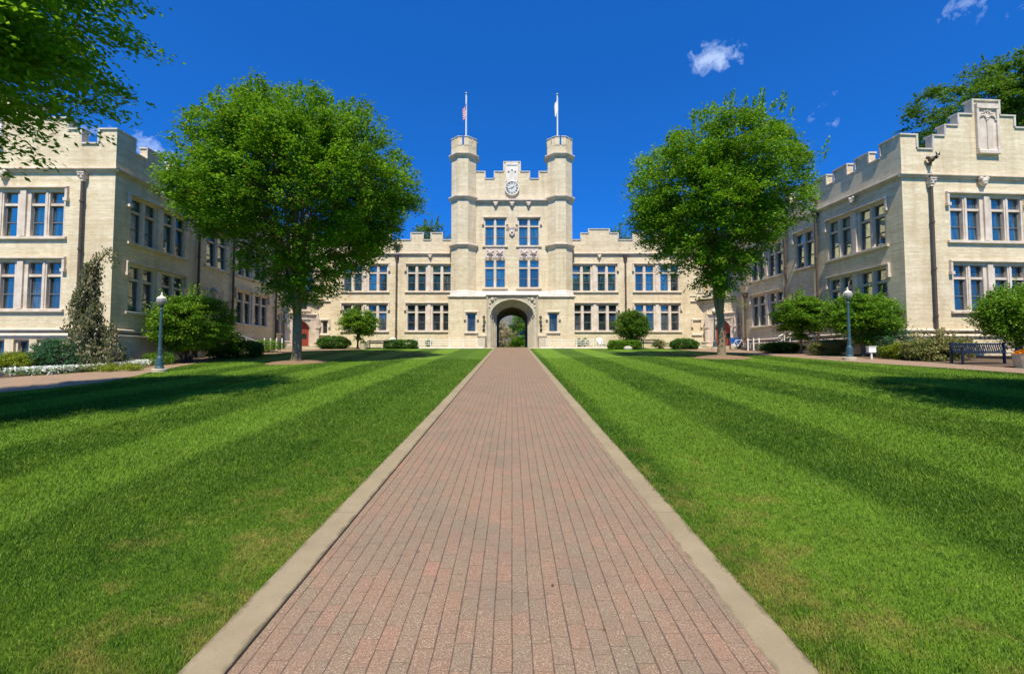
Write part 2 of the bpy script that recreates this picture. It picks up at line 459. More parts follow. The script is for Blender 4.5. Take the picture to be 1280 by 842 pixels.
def window(fr, u0, npairs, z0, z1, light=.70, mul=.24, gap=.66, hood='drop', glassm='glass', total=None, trans_k=.285, single=False, hood_up=.2, sill=True, rails=True):
    """mullioned and transomed window: returns opening (u0,u1,z0,z1)"""
    pair = light if single else 2 * light + mul
    tot = npairs * pair + (npairs - 1) * gap
    if total:
        k = total / tot; light *= k; mul *= k; gap *= k; pair *= k; tot = total
    e = .10
    a, b = u0 - e, u0 + tot + e
    fm, gm, sm, hm = MB(), MB(), MB(), MB()
    zt = z1 - (z1 - z0) * trans_k
    dg = -.19
    f0, f1 = -.30, -.03
    fr.box(fm, a, u0, f0, f1, z0 - .0, z1 + .08)
    fr.box(fm, b - e, b, f0, f1, z0 - .0, z1 + .08)
    fr.box(fm, u0, b - e, f0, f1, z1, z1 + .08)
    us = []
    for i in range(npairs):
        s = u0 + i * (pair + gap)
        if single: us.append((s, s + light))
        else:
            us += [(s, s + light), (s + light + mul, s + pair)]
            fr.box(fm, s + light, s + light + mul, f0, f1, z0, z1)
            fr.box(fm, s + light + mul * .3, s + light + mul * .7, f1, f1 + .035, z0, z1)
        if i < npairs - 1:
            g0 = s + pair
            fr.box(fm, g0, g0 + gap, f0, f1, z0, z1)
            fr.box(fm, g0 + gap * .28, g0 + gap * .72, f1, .06, z0, z1 + .08)
    for (s, t) in us:
        if not single: fr.box(fm, s, t, f0, f1 - .05, zt - .055, zt + .055)
        segs = [(z0, z1)] if single else [(z0, zt - .055), (zt + .055, z1)]
        for j, (c, d2) in enumerate(segs):
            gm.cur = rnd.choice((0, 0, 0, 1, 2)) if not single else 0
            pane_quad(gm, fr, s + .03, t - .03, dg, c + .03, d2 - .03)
            for (p, q, r_, w) in ((s, s + .06, c, d2), (t - .06, t, c, d2), (s + .06, t - .06, c, c + .06), (s + .06, t - .06, d2 - .045, d2)):
                fr.box(sm, p, q, f0 + .012, dg + .03, r_, w)
            if rails and j == 0:
                zm = c + (d2 - c) * (.46 if not single else .5)
                fr.box(sm, s + .06, t - .06, f0 + .012, dg + .045, zm - .022, zm + .022)
    W = part(fm, 'window', 'stone')
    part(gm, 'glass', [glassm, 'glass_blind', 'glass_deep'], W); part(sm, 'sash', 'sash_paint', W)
    if sill:
        s_ = MB(); fr.wedge(s_, a - .16, b + .16, -.03, .13, z0 - .16, z0 - .002, .05)
        part(s_, 'sill', 'stone', W)
    if hood:
        ht = z1 + .08 + hood_up
        fr.wedge(hm, a - .17, b + .17, 0.002, .15, ht - .11, ht, .04)
        if hood == 'drop':
            for q in (a - .17, b + .05):
                fr.box(hm, q, q + .12, 0.002, .12, ht - .62, ht - .11)
                fr.box(hm, q - .04, q + .16, 0.002, .17, ht - .78, ht - .62)
        part(hm, 'hood_mould', 'stone', W)
    return (a, b, z0, z1 + .08)

def parapet(fr, wall, cop, segs, zb, th=.38, d=0.0):
    """segs: (u0,u1,ztop) steps of the parapet; zb: where the plain wall stops"""
    for i, (a, b, zt) in enumerate(segs):
        fr.box(wall, a, b, d - th, d, zb, zt)
        lo = segs[i - 1][2] if i else 0
        hi = segs[i + 1][2] if i < len(segs) - 1 else 0
        ca = a - (.055 if lo < zt else -.0) ; cb = b + (.055 if hi < zt else -.0)
        if lo > zt: ca = a + .004
        if hi > zt: cb = b - .004
        fr.wedge(cop, ca, cb, d - th - .05, d + .07, zt - .002, zt + .10, .03)
        # upright roll on the return of a merlon
        if i and lo < zt: fr.box(cop, a - .05, a + .05, d + .002, d + .06, lo + .1, zt - .004)
        if i < len(segs) - 1 and hi < zt: fr.box(cop, b - .05, b + .05, d + .002, d + .06, hi + .1, zt - .004)

def string(fr, mb, u0, u1, z, h=.22, out=.2, d=0.0):
    fr.wedge(mb, u0, u1, d + .002, d + out, z, z + h * .55, .07)
    fr.box(mb, u0, u1, d + .002, d + out * .45, z - h * .45, z)

def boss(fr, mb, u, z, s=.2):
    c = fr.p(u, .12, z)
    mb.ball(c, s * .75, 6); c2 = fr.p(u - s * .55, .16, z + s * .45); mb.ball(c2, s * .42, 5)
    c2 = fr.p(u + s * .55, .16, z + s * .45); mb.ball(c2, s * .42, 5)
    c2 = fr.p(u, .2, z - s * .5); mb.ball(c2, s * .4, 5)

def drainpipe(fr, u, z0, z1, r=.075, headz=None, label=None, headmat='bronze'):
    mb = MB()
    mb.tube([fr.p(u, .14, z0), fr.p(u, .14, z1)], r, 10)
    z = z0 + 1.6
    while z < z1 - .4:
        mb.tube([fr.p(u, .14, z), fr.p(u, .14, z + .1)], r * 1.35, 10); z += 2.4
    o = part(mb, 'drainpipe', 'bronze', label=label)
    hz = headz or z1
    hm = MB()
    fr.box(hm, u - .14, u + .14, .01, .26, hz - .24, hz)
    fr.box(hm, u - .18, u + .18, .01, .30, hz, hz + .06)
    fr.box(hm, u - .09, u + .09, .01, .22, hz - .38, hz - .24)
    for k_ in (-.1, .1): hm.ball(fr.p(u + k_, .27, hz - .1), .06, 5)
    part(hm, 'rainwater_head', headmat, o)
    return o

def gargoyle(fr, u, z, s=.3, mat='bronze'):
    mb = MB()
    mb.ball(fr.p(u, .2, z), s * .62, 8)
    mb.ball(fr.p(u, .45, z + .02), s * .42, 7)
    mb.ball(fr.p(u - s * .6, .15, z + .12), s * .4, 6); mb.ball(fr.p(u + s * .6, .15, z + .12), s * .4, 6)
    mb.ball(fr.p(u, .1, z - s * .8), s * .4, 6)
    for k in (-1, 1): mb.tube([fr.p(u + k * .05, .55, z + .1), fr.p(u + k * .12, .55, z + .28)], [.05, .01], 5)
    return part(mb, 'gargoyle', mat, smooth=True)

ZB = .5
UW = (7.68, 9.93); LW = (4.06, 6.38); STR = 11.03; CREN = 12.30; MER = 12.98

# ---- left wing
LF = Fr((-19.85, 23.05), (-1, 0), -1)
LS = Fr((-19.85, 23.05), (0, 1), 1)
w = MB(); cop = MB(); st = MB(); bc = MB()
ops = [window(LF, 2.55, 3, *UW), window(LF, 2.55, 3, *LW, glassm='glass_low', )]
bops = []
for a, b in ((2.75, 3.49), (3.86, 4.62), (5.07, 5.85), (6.3, 7.05)):
    bops.append(window(LF, a + .1, 1, 1.55, 2.47, single=True, light=b - a - .2, hood=None, glassm='glass_dim', sill=False, rails=False))
wall_panel(LF, w, 0, 12.6, 3.0, CREN, ops)
wall_panel(LF, w, -.09, 12.7, ZB, 2.86, bops, d=.09)
gseg = [(0, .88, 13.08), (.88, 1.76, 12.35), (1.76, 2.45, 13.08), (2.45, 3.21, 13.65), (3.21, 4.05, 14.27), (4.05, 5.55, 15.05), (5.55, 6.39, 14.27), (6.39, 7.15, 13.65), (7.15, 7.84, 13.08), (7.84, 8.72, 12.35), (8.72, 9.6, 13.08)]
def shift(seg, du): return [(a + du, b + du, z) for a, b, z in seg]
lg = [(0, .88, 13.08), (.88, 1.76, 12.35), (1.76, 2.45, 13.08), (2.45, 3.95, 13.65), (3.95, 5.4, 14.27), (5.4, 7.2, 15.05), (7.2, 8.65, 14.27), (8.65, 10.15, 13.65), (10.15, 10.84, 13.08), (10.84, 11.72, 12.35), (11.72, 12.6, 13.08)]
parapet(LF, w, cop, lg, 12.3)
string(LF, st, -.2, 12.8, STR)
string(LF, bc, -.14, 12.7, 3.0, .2, .16); string(LF, bc, -.2, 12.8, 2.72, .2, .1, .09)
boss(LF, st, 5.5, STR - .25, .25)
# side facing the court
sops = [window(LS, 1.06, 2, *UW), window(LS, 1.06, 2, *LW, glassm='glass_low'),
        window(LS, 10.55, 2, LW[0] + .12, LW[1] + .05, total=4.15, glassm='glass_low'), window(LS, 10.55, 2, *UW, total=4.0),
        window(LS, 7.15, 1, *UW, total=2.0)]
sops.append(window(LS, 16.35, 1, 3.75, 5.35, single=True, light=.55, hood='drop', glassm='glass_low', rails=False))
wall_panel(LS, w, 0, 17.4, 3.0, CREN, sops)
wall_panel(LS, w, -.09, 17.4, ZB, 2.86, (), d=.09)
lm = [(.382, 1.1, 13.081), (1.1, 1.95, 12.35)]
u = 1.95
while u < 16.2:
    lm += [(u, u + 1.1, MER), (u + 1.1, u + 1.9, CREN)]; u += 1.9
lm.append((u, 17.4, MER))
parapet(LS, w, cop, lm, 12.3)
string(LS, st, .0, 17.4, STR)
string(LS, bc, .0, 17.4, 3.0, .2, .16); string(LS, bc, -.09, 17.4, 2.72, .2, .1, .09)
boss(LS, st, 3.0, STR - .25, .22)
drainpipe(LF, 1.50, 2.95, STR - .1, headz=STR - .25, headmat='carved_stone')
drainpipe(LS, 6.18, 1.5, STR - .1); drainpipe(LS, 9.85, 1.5, STR - .1); drainpipe(LS, 15.9, 1.5, STR - .1)
# roof and far sides
LFw = 12.6
w.quad((-19.85 - LFw, 23.05, ZB), (-19.85 - LFw, 56, ZB), (-19.85 - LFw, 56, 12.3), (-19.85 - LFw, 23.05, 12.3))
w.quad((-19.85 - LFw, 56, ZB), (-5, 56, ZB), (-5, 56, 12.3), (-19.85 - LFw, 56, 12.3))
part(w, 'wing_wall', 'brick'); part(cop, 'coping', 'coping'); part(st, 'string_course', 'stone'); part(bc, 'base_course', 'stone')
# carved niche on the side wall
nm = MB()
LS.box(nm, 7.05, 8.72, .005, .10, 3.6, 5.4)
for k in range(5):
    uu = 7.1 + k * .4; LS.box(nm, uu, uu + .07, .10, .17, 3.6, 5.6 + (.6 if k in (0, 4) else .1))
for k in range(9):
    a1 = math.pi * k / 8; nm.ball(LS.p(7.88 + .62 * math.cos(a1), .16, 4.4 + .75 * math.sin(a1)), .12, 5)
nm.tube([LS.p(7.88, .14, 5.4), LS.p(7.88, .14, 6.1)], [.12, .05], 6)
nm.ball(LS.p(7.88, .15, 6.15), .17, 6); nm.ball(LS.p(7.70, .15, 5.95), .1, 5); nm.ball(LS.p(8.06, .15, 5.95), .1, 5)
NI = part(nm, 'carved_niche', 'carved_stone')
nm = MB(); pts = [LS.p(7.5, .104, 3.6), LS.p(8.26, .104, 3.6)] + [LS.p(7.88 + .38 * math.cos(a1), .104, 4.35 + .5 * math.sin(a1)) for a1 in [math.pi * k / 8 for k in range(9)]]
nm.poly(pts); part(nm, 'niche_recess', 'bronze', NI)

# ---- right wing (turned four degrees)
RS = Fr((19.97, 23.6), (-.07, .9976), -1)
RF = Fr((19.97, 23.6), (.9976, .07), 1)
w = MB(); cop = MB(); st = MB(); bc = MB()
ops = [window(RF, 2.62, 2, *UW), window(RF, 2.66, 2, *LW, glassm='glass_low')]
bops = [window(RF, 2.85, 1, 2.12, 2.5, single=True, light=.5, hood=None, sill=False, glassm='glass_low', rails=False), window(RF, 5.9, 1, 2.12, 2.5, single=True, light=.5, hood=None, sill=False, glassm='glass_low', rails=False)]
wall_panel(RF, w, 0, 9.6, 3.0, CREN, ops)
wall_panel(RF, w, -.09, 9.7, ZB, 2.86, bops, d=.09)
parapet(RF, w, cop, gseg, 12.3)
string(RF, st, -.2, 9.8, STR - .05)
string(RF, bc, -.14, 9.7, 3.0, .2, .16); string(RF, bc, -.2, 9.8, 2.72, .2, .1, .09)
boss(RF, st, 4.35, STR - .3, .28)
sops = [window(RS, 1.12, 2, *UW), window(RS, 1.12, 2, *LW, glassm='glass_low'),
        window(RS, 6.45, 1, *UW), window(RS, 9.6, 2, *UW, total=3.7), window(RS, 9.55, 2, LW[0] + .05, LW[1], total=3.75, glassm='glass_low')]
wall_panel(RS, w, 0, 14.4, 3.0, CREN, sops)
wall_panel(RS, w, -.09, 14.4, ZB, 2.86, (), d=.09)
rm = [(.382, 1.2, 13.083), (1.2, 1.95, 12.35), (1.95, 2.88, MER), (2.88, 3.5, CREN), (3.5, 4.5, MER), (4.5, 5.13, CREN), (5.13, 6.2, MER), (6.2, 6.9, CREN)]
u = 6.9
while u < 13:
    rm += [(u, u + 1.0, MER), (u + 1.0, u + 1.65, CREN)]; u += 1.65
rm.append((u, 14.4, MER))
parapet(RS, w, cop, rm, 12.3)
string(RS, st, .0, 14.4, STR - .05)
string(RS, bc, .0, 14.4, 3.0, .2, .16); string(RS, bc, -.09, 14.4, 2.72, .2, .1, .09)
boss(RS, st, 3.05, STR - .3, .22)
drainpipe(RF, 1.46, 2.1, STR - .1, headz=STR - .28, label='bronze drainpipe with a green weathered foot', headmat='carved_stone')
gargoyle(RF, 1.46, 11.75, .23); gargoyle(RS, 5.95, 11.75, .25)
drainpipe(RS, 6.0, 1.5, STR - .1); drainpipe(RS, 9.05, 1.5, STR - .1); drainpipe(RS, 14.15, 1.5, STR - 4.2)
q = RF.p(9.6, 0, 0)
w.quad((q[0], q[1], ZB), (q[0] - 2, 56, ZB), (q[0] - 2, 56, 12.3), (q[0], q[1], 12.3))
w.quad((q[0] - 2, 56, ZB), (5, 56, ZB), (5, 56, 12.3), (q[0] - 2, 56, 12.3))
part(w, 'wing_wall', 'brick'); part(cop, 'coping', 'coping'); part(st, 'string_course', 'stone'); part(bc, 'base_course', 'stone')
# blind panel in the stepped gable of each wing
for fr, uc in ((RF, 4.80), (LF, 6.3)):
    g = MB()
    fr.box(g, uc - .52, uc + .52, .003, .05, 12.35, 14.72)
    fr.box(g, uc - .62, uc - .50, .003, .13, 12.45, 14.6); fr.box(g, uc + .50, uc + .62, .003, .13, 12.45, 14.6)
    fr.box(g, uc - .62, uc + .62, .003, .15, 14.6, 14.85)
    fr.wedge(g, uc - .62, uc + .62, .003, .2, 12.2, 12.5, .15)
    for k in range(7):
        a1 = math.pi * k / 6
        g.ball(fr.p(uc - .25 + .22 * math.cos(a1), .08, 14.02 + .22 * math.sin(a1)), .055, 5); g.ball(fr.p(uc + .25 + .22 * math.cos(a1), .08, 14.02 + .22 * math.sin(a1)), .055, 5)
        g.ball(fr.p(uc + .3 * math.cos(a1), .08, 14.22 + .25 * math.sin(a1)), .055, 5)
    fr.box(g, uc - .035, uc + .035, .05, .1, 12.5, 14.05)
    G_ = part(g, 'gable_panel', 'pale_stone' if fr is LF else 'stone')
    for k in (-.5, .5):
        rods = MB(); rods.tube([fr.p(uc + k, -.15, 15.1), fr.p(uc + k, -.15, 15.5)], .015, 5); part(rods, 'lightning_rod', 'black_metal')

# ---- central range either side of the tower
CL = Fr((-16.57, 42.6), (1, 0), 1)
CR = Fr((5.0, 42.6), (1, 0), 1)
w = MB(); cop = MB(); st = MB()
x0 = -16.57
def ux(x): return x - x0
ops = [window(CL, ux(-9.55), 2, UW[0] + .07, UW[1] + .12), window(CL, ux(-9.55), 2, LW[0] + .07, LW[1] + .07, glassm='glass_low'),
       window(CL, ux(-15.40), 2, UW[0] + .07, UW[1] + .12), window(CL, ux(-15.40), 2, LW[0] + .07, LW[1] + .07, glassm='glass_low')]
wall_panel(CL, w, 0, 12, ZB, 12.4, ops)
seg = [(0, .5, 12.43)]
for a in (-15.9, -14.05, -12.2, -10.9, -9.2, -7.35):
    pass
marks = [(-15.9, -14.8), (-14.0, -12.9), (-12.15, -11.1), (-9.28, -8.17), (-7.44, -6.4)]
seg = []; cur = -16.57
for a, b in marks:
    seg += [(ux(cur), ux(a), 12.43), (ux(a), ux(b), 13.08)]; cur = b
seg.append((ux(cur), 12, 12.43))
parapet(CL, w, cop, seg, 12.4)
string(CL, st, 0, 12, STR + .12); boss(CL, st, ux(-7.5), STR - .12, .2); boss(CL, st, ux(-13.4), STR - .12, .2)
part(w, 'range_wall', 'brick'); part(cop, 'coping', 'coping'); part(st, 'string_course', 'stone')
w = MB(); cop = MB(); st = MB()
ops = [window(CR, 5.55 - 5, 2, UW[0] + .07, UW[1] + .12), window(CR, 5.6 - 5, 2, LW[0] + .07, LW[1] + .07, glassm='glass_low'),
       window(CR, 11.3 - 5, 2, UW[0] + .07, UW[1] + .12), window(CR, 11.3 - 5, 2, LW[0] + .07, LW[1] + .07, glassm='glass_low')]
wall_panel(CR, w, 0, 12.55, ZB, 12.4, ops)
seg = [(0, 1.33, 12.43), (1.33, 2.05, 13.05), (2.05, 3.95, 13.43), (3.95, 4.75, 13.05), (4.75, 6.1, 12.43), (6.1, 7.2, 13.08), (7.2, 8.1, 12.43), (8.1, 9.2, 13.08), (9.2, 10.1, 12.43), (10.1, 11.2, 13.08), (11.2, 12.55, 12.43)]
parapet(CR, w, cop, seg, 12.4)
string(CR, st, 0, 12.55, STR + .12); boss(CR, st, 3.0, STR - .12, .2); boss(CR, st, 8.3, STR - .12, .2)
part(w, 'range_wall', 'brick'); part(cop, 'coping', 'coping'); part(st, 'string_course', 'stone')
drainpipe(CL, ux(-10.55), 2.5, STR, headz=STR - .1); gargoyle(CL, ux(-10.55), 11.85, .34)
drainpipe(CR, 10.38 - 5, 2.5, STR, headz=STR - .1)

# ---- corner entrance blocks
def entrance(poly, sgn, doorface, du, winspec, name):
    """poly: wall line in plan; doorface: index of the segment with the door"""
    w = MB(); cop = MB(); st = MB()
    for i, (a, b) in enumerate(zip(poly, poly[1:])):
        fr = Fr(a, (b[0] - a[0], b[1] - a[1]), sgn); L = math.hypot(b[0] - a[0], b[1] - a[1])
        ops = []
        if i == doorface:
            dw = .78
            ops.append((du - dw, du + dw, 2.0, 5.05))
            ops.append(window(fr, du - .28 + (.25 if sgn < 0 else .3), 1, 5.95, 6.55, single=True, light=.5, hood=None, glassm='glass_low', rails=False))
            s = MB()
            fr.box(s, du - 1.22, du - dw, -.05, .12, 2.0, 5.25); fr.box(s, du + dw, du + 1.22, -.05, .12, 2.0, 5.25)
            fr.box(s, du - 1.22, du + 1.22, -.05, .14, 5.05, 5.5)
            fr.wedge(s, du - 1.35, du + 1.35, 0, .26, 5.5, 5.62, .05)
            # pointed arch spandrels
            n = 8
            for sg in (-1, 1):
                for k in range(n):
                    t0, t1 = k / n, (k + 1) / n
                    xa, xb = du + sg * dw * (1 - t0), du + sg * dw * (1 - t1)
                    za, zb = 4.3 + .66 * math.sin(t0 * math.pi / 2) ** .8, 4.3 + .66 * math.sin(t1 * math.pi / 2) ** .8
                    s.hexa([fr.p(xa, -.25, za), fr.p(xb, -.25, zb), fr.p(xb, .06, zb), fr.p(xa, .06, za), fr.p(xa, -.25, 5.06), fr.p(xb, -.25, 5.06), fr.p(xb, .06, 5.06), fr.p(xa, .06, 5.06)])
            for sg in (-1, 1):   # pinnacled buttresses
                fr.box(s, du + sg * 1.36 - .13, du + sg * 1.36 + .13, 0, .3, 2.0, 5.3)
                fr.box(s, du + sg * 1.36 - .17, du + sg * 1.36 + .17, 0, .36, 4.3, 4.5)
                c = fr.p(du + sg * 1.36, .15, 5.3); s.lathe([(.15, 5.3), (.02, 6.0)], c[0], c[1], 4, math.pi / 4)
                fr.box(s, du + sg * 1.4 - .25, du + sg * 1.4 + .25, .05, .7, 2.2, 3.0)
                fr.box(s, du + sg * 1.4 - .3, du + sg * 1.4 + .3, 0, .76, 3.0, 3.1)
            part(s, 'door_surround', 'stone')
            d = MB(); fr.box(d, du - dw + .02, du - .01, -.3, -.22, 2.1, 5.0); fr.box(d, du + .01, du + dw - .02, -.3, -.22, 2.1, 5.0)
            for sg in (-1, 1):
                for z_ in (2.4, 4.25):
                    fr.box(d, du + sg * .38 - .22, du + sg * .38 + .22, -.22, -.2, z_, z_ + .5)
            D = part(d, 'door', 'door_red')
            gl = MB()
            for sg in (-1, 1): fr.box(gl, du + sg * .38 - .2, du + sg * .38 + .2, -.22, -.205, 3.35, 3.8)
            part(gl, 'door_glass', 'glass_low', D)
            hd = MB(); fr.box(hd, du - .14, du - .09, -.22, -.15, 3.1, 3.4); part(hd, 'handle', 'bronze', D)
            sp = MB()
            for k in range(3): fr.box(sp, du - 1.6, du + 1.6, .0, 1.4 - .35 * k, 2.0, 2.42 + .12 * k)
            part(sp, 'entrance_steps', 'concrete')
        if i in winspec:
            uu = winspec[i]; ops.append(window(fr, uu, 1, 3.85, 5.0, single=True, light=.42, hood='drop', glassm='glass_low', rails=False, hood_up=.1))
        wall_panel(fr, w, 0, L, ZB, 7.0, ops)
        string(fr, st, 0, L, 6.78, .16, .14)
        nseg = max(1, int(L / 1.0)); sg_ = []
        for k in range(nseg * 2):
            a_, b_ = L * k / (nseg * 2), L * (k + 1) / (nseg * 2)
            sg_.append((a_, b_, (7.55 if k % 2 == 0 else 7.25) + .004 * i))
        parapet(fr, w, cop, sg_, 7.0, .25)
    part(w, 'entrance_wall', 'brick'); part(cop, 'coping', 'coping'); part(st, 'string_course', 'stone')

entrance([(-19.84, 40.4), (-17.7, 42.595), (-16.57, 42.595)], 1, 0, 1.56, {1: .42}, 'l')
entrance([(19.55, 39.6), (17.45, 42.595), (16.3, 42.595)], -1, 0, 1.80, {1: .40, 0: .35}, 'r')
# taller walls set back above the entrances
for poly, sgn in (([(-19.84, 40.45), (-19.84, 41.2), (-17.9, 43.4), (-16.57, 43.4), (-16.57, 42.6)], 1), ([(18.95, 38.0), (19.84, 40.6), (17.9, 43.4), (17.4, 43.4), (17.4, 42.6)], -1)):
    w = MB(); cop = MB(); st = MB()
    for i, (a, b) in enumerate(zip(poly, poly[1:])):
        fr = Fr(a, (b[0] - a[0], b[1] - a[1]), sgn); L = math.hypot(b[0] - a[0], b[1] - a[1])
        ops = []
        if L > 2.5: ops = [window(fr, L / 2 - .82, 1, UW[0], UW[1])]
        wall_panel(fr, w, 0, L, 6.5 if i != 0 or sgn > 0 else ZB, 12.4, ops)
        parapet(fr, w, cop, [(0, L * .3, 13.0 + .004 * i), (L * .3, L * .7, 12.45 + .004 * i), (L * .7, L, 13.0 + .004 * i)], 12.4)
        string(fr, st, 0, L, STR + .06)
    part(w, 'entrance_wall', 'brick'); part(cop, 'coping', 'coping'); part(st, 'string_course', 'stone')
# flat roofs
rf = MB()
rf.quad((-32.4, 23.4, 12.25), (-20.2, 23.4, 12.25), (-20.2, 56, 12.25), (-32.4, 56, 12.25))
rf.quad((20.3, 24.2, 12.24), (29.4, 24.6, 12.24), (27.5, 56, 12.24), (18.8, 56, 12.24))
rf.quad((-20.2, 43.5, 12.26), (-5, 43.0, 12.26), (-5, 56, 12.26), (-20.2, 56, 12.26))
rf.quad((5, 43.0, 12.26), (18.8, 43.5, 12.26), (18.8, 56, 12.26), (5, 56, 12.26))
rf.quad((-19.8, 40.5, 6.9), (-16.6, 42.8, 6.9), (-16.6, 44, 6.9), (-19.8, 44, 6.9))
rf.quad((19.5, 39.8, 6.9), (19.5, 44, 6.9), (16.4, 44, 6.9), (16.4, 42.8, 6.9))
rf.quad((-4.8, 42.2, 17.3), (4.8, 42.2, 17.3), (4.8, 49.4, 17.3), (-4.8, 49.4, 17.3))
part(rf, 'roof', 'roof_felt')

# ---- gatehouse tower
TF = Fr((0, 41.9), (1, 0), 1)     # main face
TB = Fr((0, 41.05), (1, 0), 1)    # wider base
w = MB(); cop = MB(); st = MB()
ops = [window(TF, -2.42, 1, 11.78, 14.22, light=.78, mul=.22, hood='drop', hood_up=.12, sill=True), window(TF, .63, 1, 11.78, 14.22, light=.78, mul=.22, hood='drop', hood_up=.12),
       window(TF, -2.42, 1, 7.98, 10.42, light=.78, mul=.22, hood=None), window(TF, .63, 1, 7.98, 10.42, light=.78, mul=.22, hood=None)]
wall_panel(TF, w, -4.6, 4.6, 7.05, 17.8, ops)
for xx in (-4.62, 4.62):
    w.quad((xx, 42.0, 7), (xx, 49.5, 7), (xx, 49.5, 17.8), (xx, 42.0, 17.8))
w.quad((-4.62, 49.5, 7), (4.62, 49.5, 7), (4.62, 49.5, 17.8), (-4.62, 49.5, 17.8))
tseg = [(-3.35, -2.46, 18.52), (-2.46, -1.6, 17.86), (-1.6, -.75, 18.52), (-.75, .75, 19.42), (.75, 1.6, 18.52), (1.6, 2.46, 17.86), (2.46, 3.35, 18.52)]
parapet(TF, w, cop, tseg, 17.8)
SB = Fr((0, 49.5), (1, 0), -1); parapet(SB, w, cop, [(-4.6, 4.6, 18.0)], 17.8)
string(TF, st, -3.4, 3.4, 15.83, .34, .3)
for k in (-1.48, 0, 1.5): boss(TF, st, k, 15.55, .26)
part(w, 'tower_wall', 'brick'); part(cop, 'coping', 'coping')
# base storey with the arch
w = MB()
bops = [(-2.22, 2.26, 2.0, 7.1 - .02), window(TB, -3.93, 1, 3.95, 5.55, single=True, light=.72, hood='drop', hood_up=.12, rails=False, glassm='glass_dim'), window(TB, 3.27, 1, 3.95, 5.55, single=True, light=.72, hood='drop', hood_up=.12, rails=False, glassm='glass_dim')]
wall_panel(TB, w, -5.6, 5.5, ZB, 7.08, bops, reveal=.3)
w.quad((-5.6, 41.05, ZB), (-5.6, 43, ZB), (-5.6, 43, 7.08), (-5.6, 41.05, 7.08))
w.quad((5.5, 41.05, ZB), (5.5, 43, ZB), (5.5, 43, 7.08), (5.5, 41.05, 7.08))
w.quad((-5.6, 41.05, 7.08), (5.5, 41.05, 7.08), (5.5, 43, 7.08), (-5.6, 43, 7.08))
part(w, 'tower_wall', 'brick')
string(TB, st, -5.7, 5.6, 7.0, .2, .14)
string(TB, st, -2.3, 2.35, 7.14, .14, .24)
part(st, 'string_course', 'stone')
# white weathered ledge under the tower windows
lm = MB()
TF.wedge(lm, -3.2, 3.2, .003, .5, 7.1, 7.62, .34); TF.wedge(lm, -3.25, 3.25, .5, .68, 7.1, 7.26, .06)
for k in range(26):
    TF.box(lm, -3.12 + k * .24, -3.12 + k * .24 + .13, .68, .74, 7.13, 7.21)
part(lm, 'ledge', 'pale_stone')
# carved panels between the windows
for s0 in (-2.42, .63):
    cp = MB(); TF.box(cp, s0, s0 + 1.78, -.02, .03, 10.62, 11.58)
    for k in range(2):
        cx = s0 + .46 + k * .86
        TF.box(cp, cx - .37, cx - .31, .03, .09, 10.68, 11.52); TF.box(cp, cx + .31, cx + .37, .03, .09, 10.68, 11.52)
        cp.ball(TF.p(cx, .05, 11.1), .22, 7)
        for a1 in range(6):
            t = a1 * math.pi / 3 + .4; cp.ball(TF.p(cx + .25 * math.cos(t), .06, 11.12 + .27 * math.sin(t)), .08, 5)
        cp.lathe([(.02, 10.45), (.1, 10.6), (.14, 10.72)], *TF.p(cx, .07, 0)[:2], 6)
    part(cp, 'carved_panel', 'carved_stone')
# shield with ribbon between the upper windows
sh = MB()
TF.box(sh, -.32, .32, .003, .12, 13.25, 13.5)
for k in range(7): TF.box(sh, -.5 + k * .15, -.4 + k * .15, .003, .17, 13.32 + .06 * math.sin(k * 2), 13.5 + .06 * math.sin(k * 2))
sh.poly([TF.p(-.25, .16, 13.2), TF.p(.25, .16, 13.2), TF.p(.25, .16, 12.85), TF.p(0, .16, 12.6), TF.p(-.25, .16, 12.85)][::-1])
sh.poly([TF.p(-.25, .0, 13.2), TF.p(-.25, .16, 13.2), TF.p(-.25, .16, 12.85), TF.p(-.25, 0, 12.85)]); sh.poly([TF.p(.25, .0, 13.2), TF.p(.25, .16, 13.2), TF.p(.25, .16, 12.85), TF.p(.25, 0, 12.85)])
sh.ball(TF.p(0, .17, 12.98), .11, 6)
part(sh, 'carved_shield', 'carved_stone')
# clock and its tall white panel
ck = MB()
TF.box(ck, -.50, .50, .003, .09, 17.2, 19.22)
for k in (-.3, 0, .3): ck.ball(TF.p(k, .1, 18.72 - abs(k) * .5), .1, 5)
TF.box(ck, -.56, .56, .003, .14, 19.12, 19.34)
for k in (-1, 1): TF.box(ck, k * .5 - .05, k * .5 + .05, .003, .13, 17.6, 19.1)
part(ck, 'clock_panel', 'pale_stone')
c0 = Vector(TF.p(0, 0, 16.98))
def disc(mb, r, d, n=32, cz=16.98, r0=0.0):
    if r0 == 0: mb.poly([TF.p(r * math.cos(2 * math.pi * k / n), d, cz + r * math.sin(2 * math.pi * k / n)) for k in range(n)])
    for k in range(n):
        a1, a2 = 2 * math.pi * k / n, 2 * math.pi * (k + 1) / n
        P_ = lambda rr, a, dd: TF.p(rr * math.cos(a), dd, cz + rr * math.sin(a))
        if r0: mb.quad(P_(r0, a1, d), P_(r, a1, d), P_(r, a2, d), P_(r0, a2, d)); mb.quad(P_(r0, a1, d), P_(r0, a2, d), P_(r0, a2, 0), P_(r0, a1, 0))
        mb.quad(P_(r, a1, d), P_(r, a1, 0), P_(r, a2, 0), P_(r, a2, d))
ck = MB(); disc(ck, .60, .16)
CK = part(ck, 'clock', 'clock_white')
ck = MB(); disc(ck, .655, .20, r0=.595); part(ck, 'clock_rim', 'pale_stone', CK)
nb = MB()
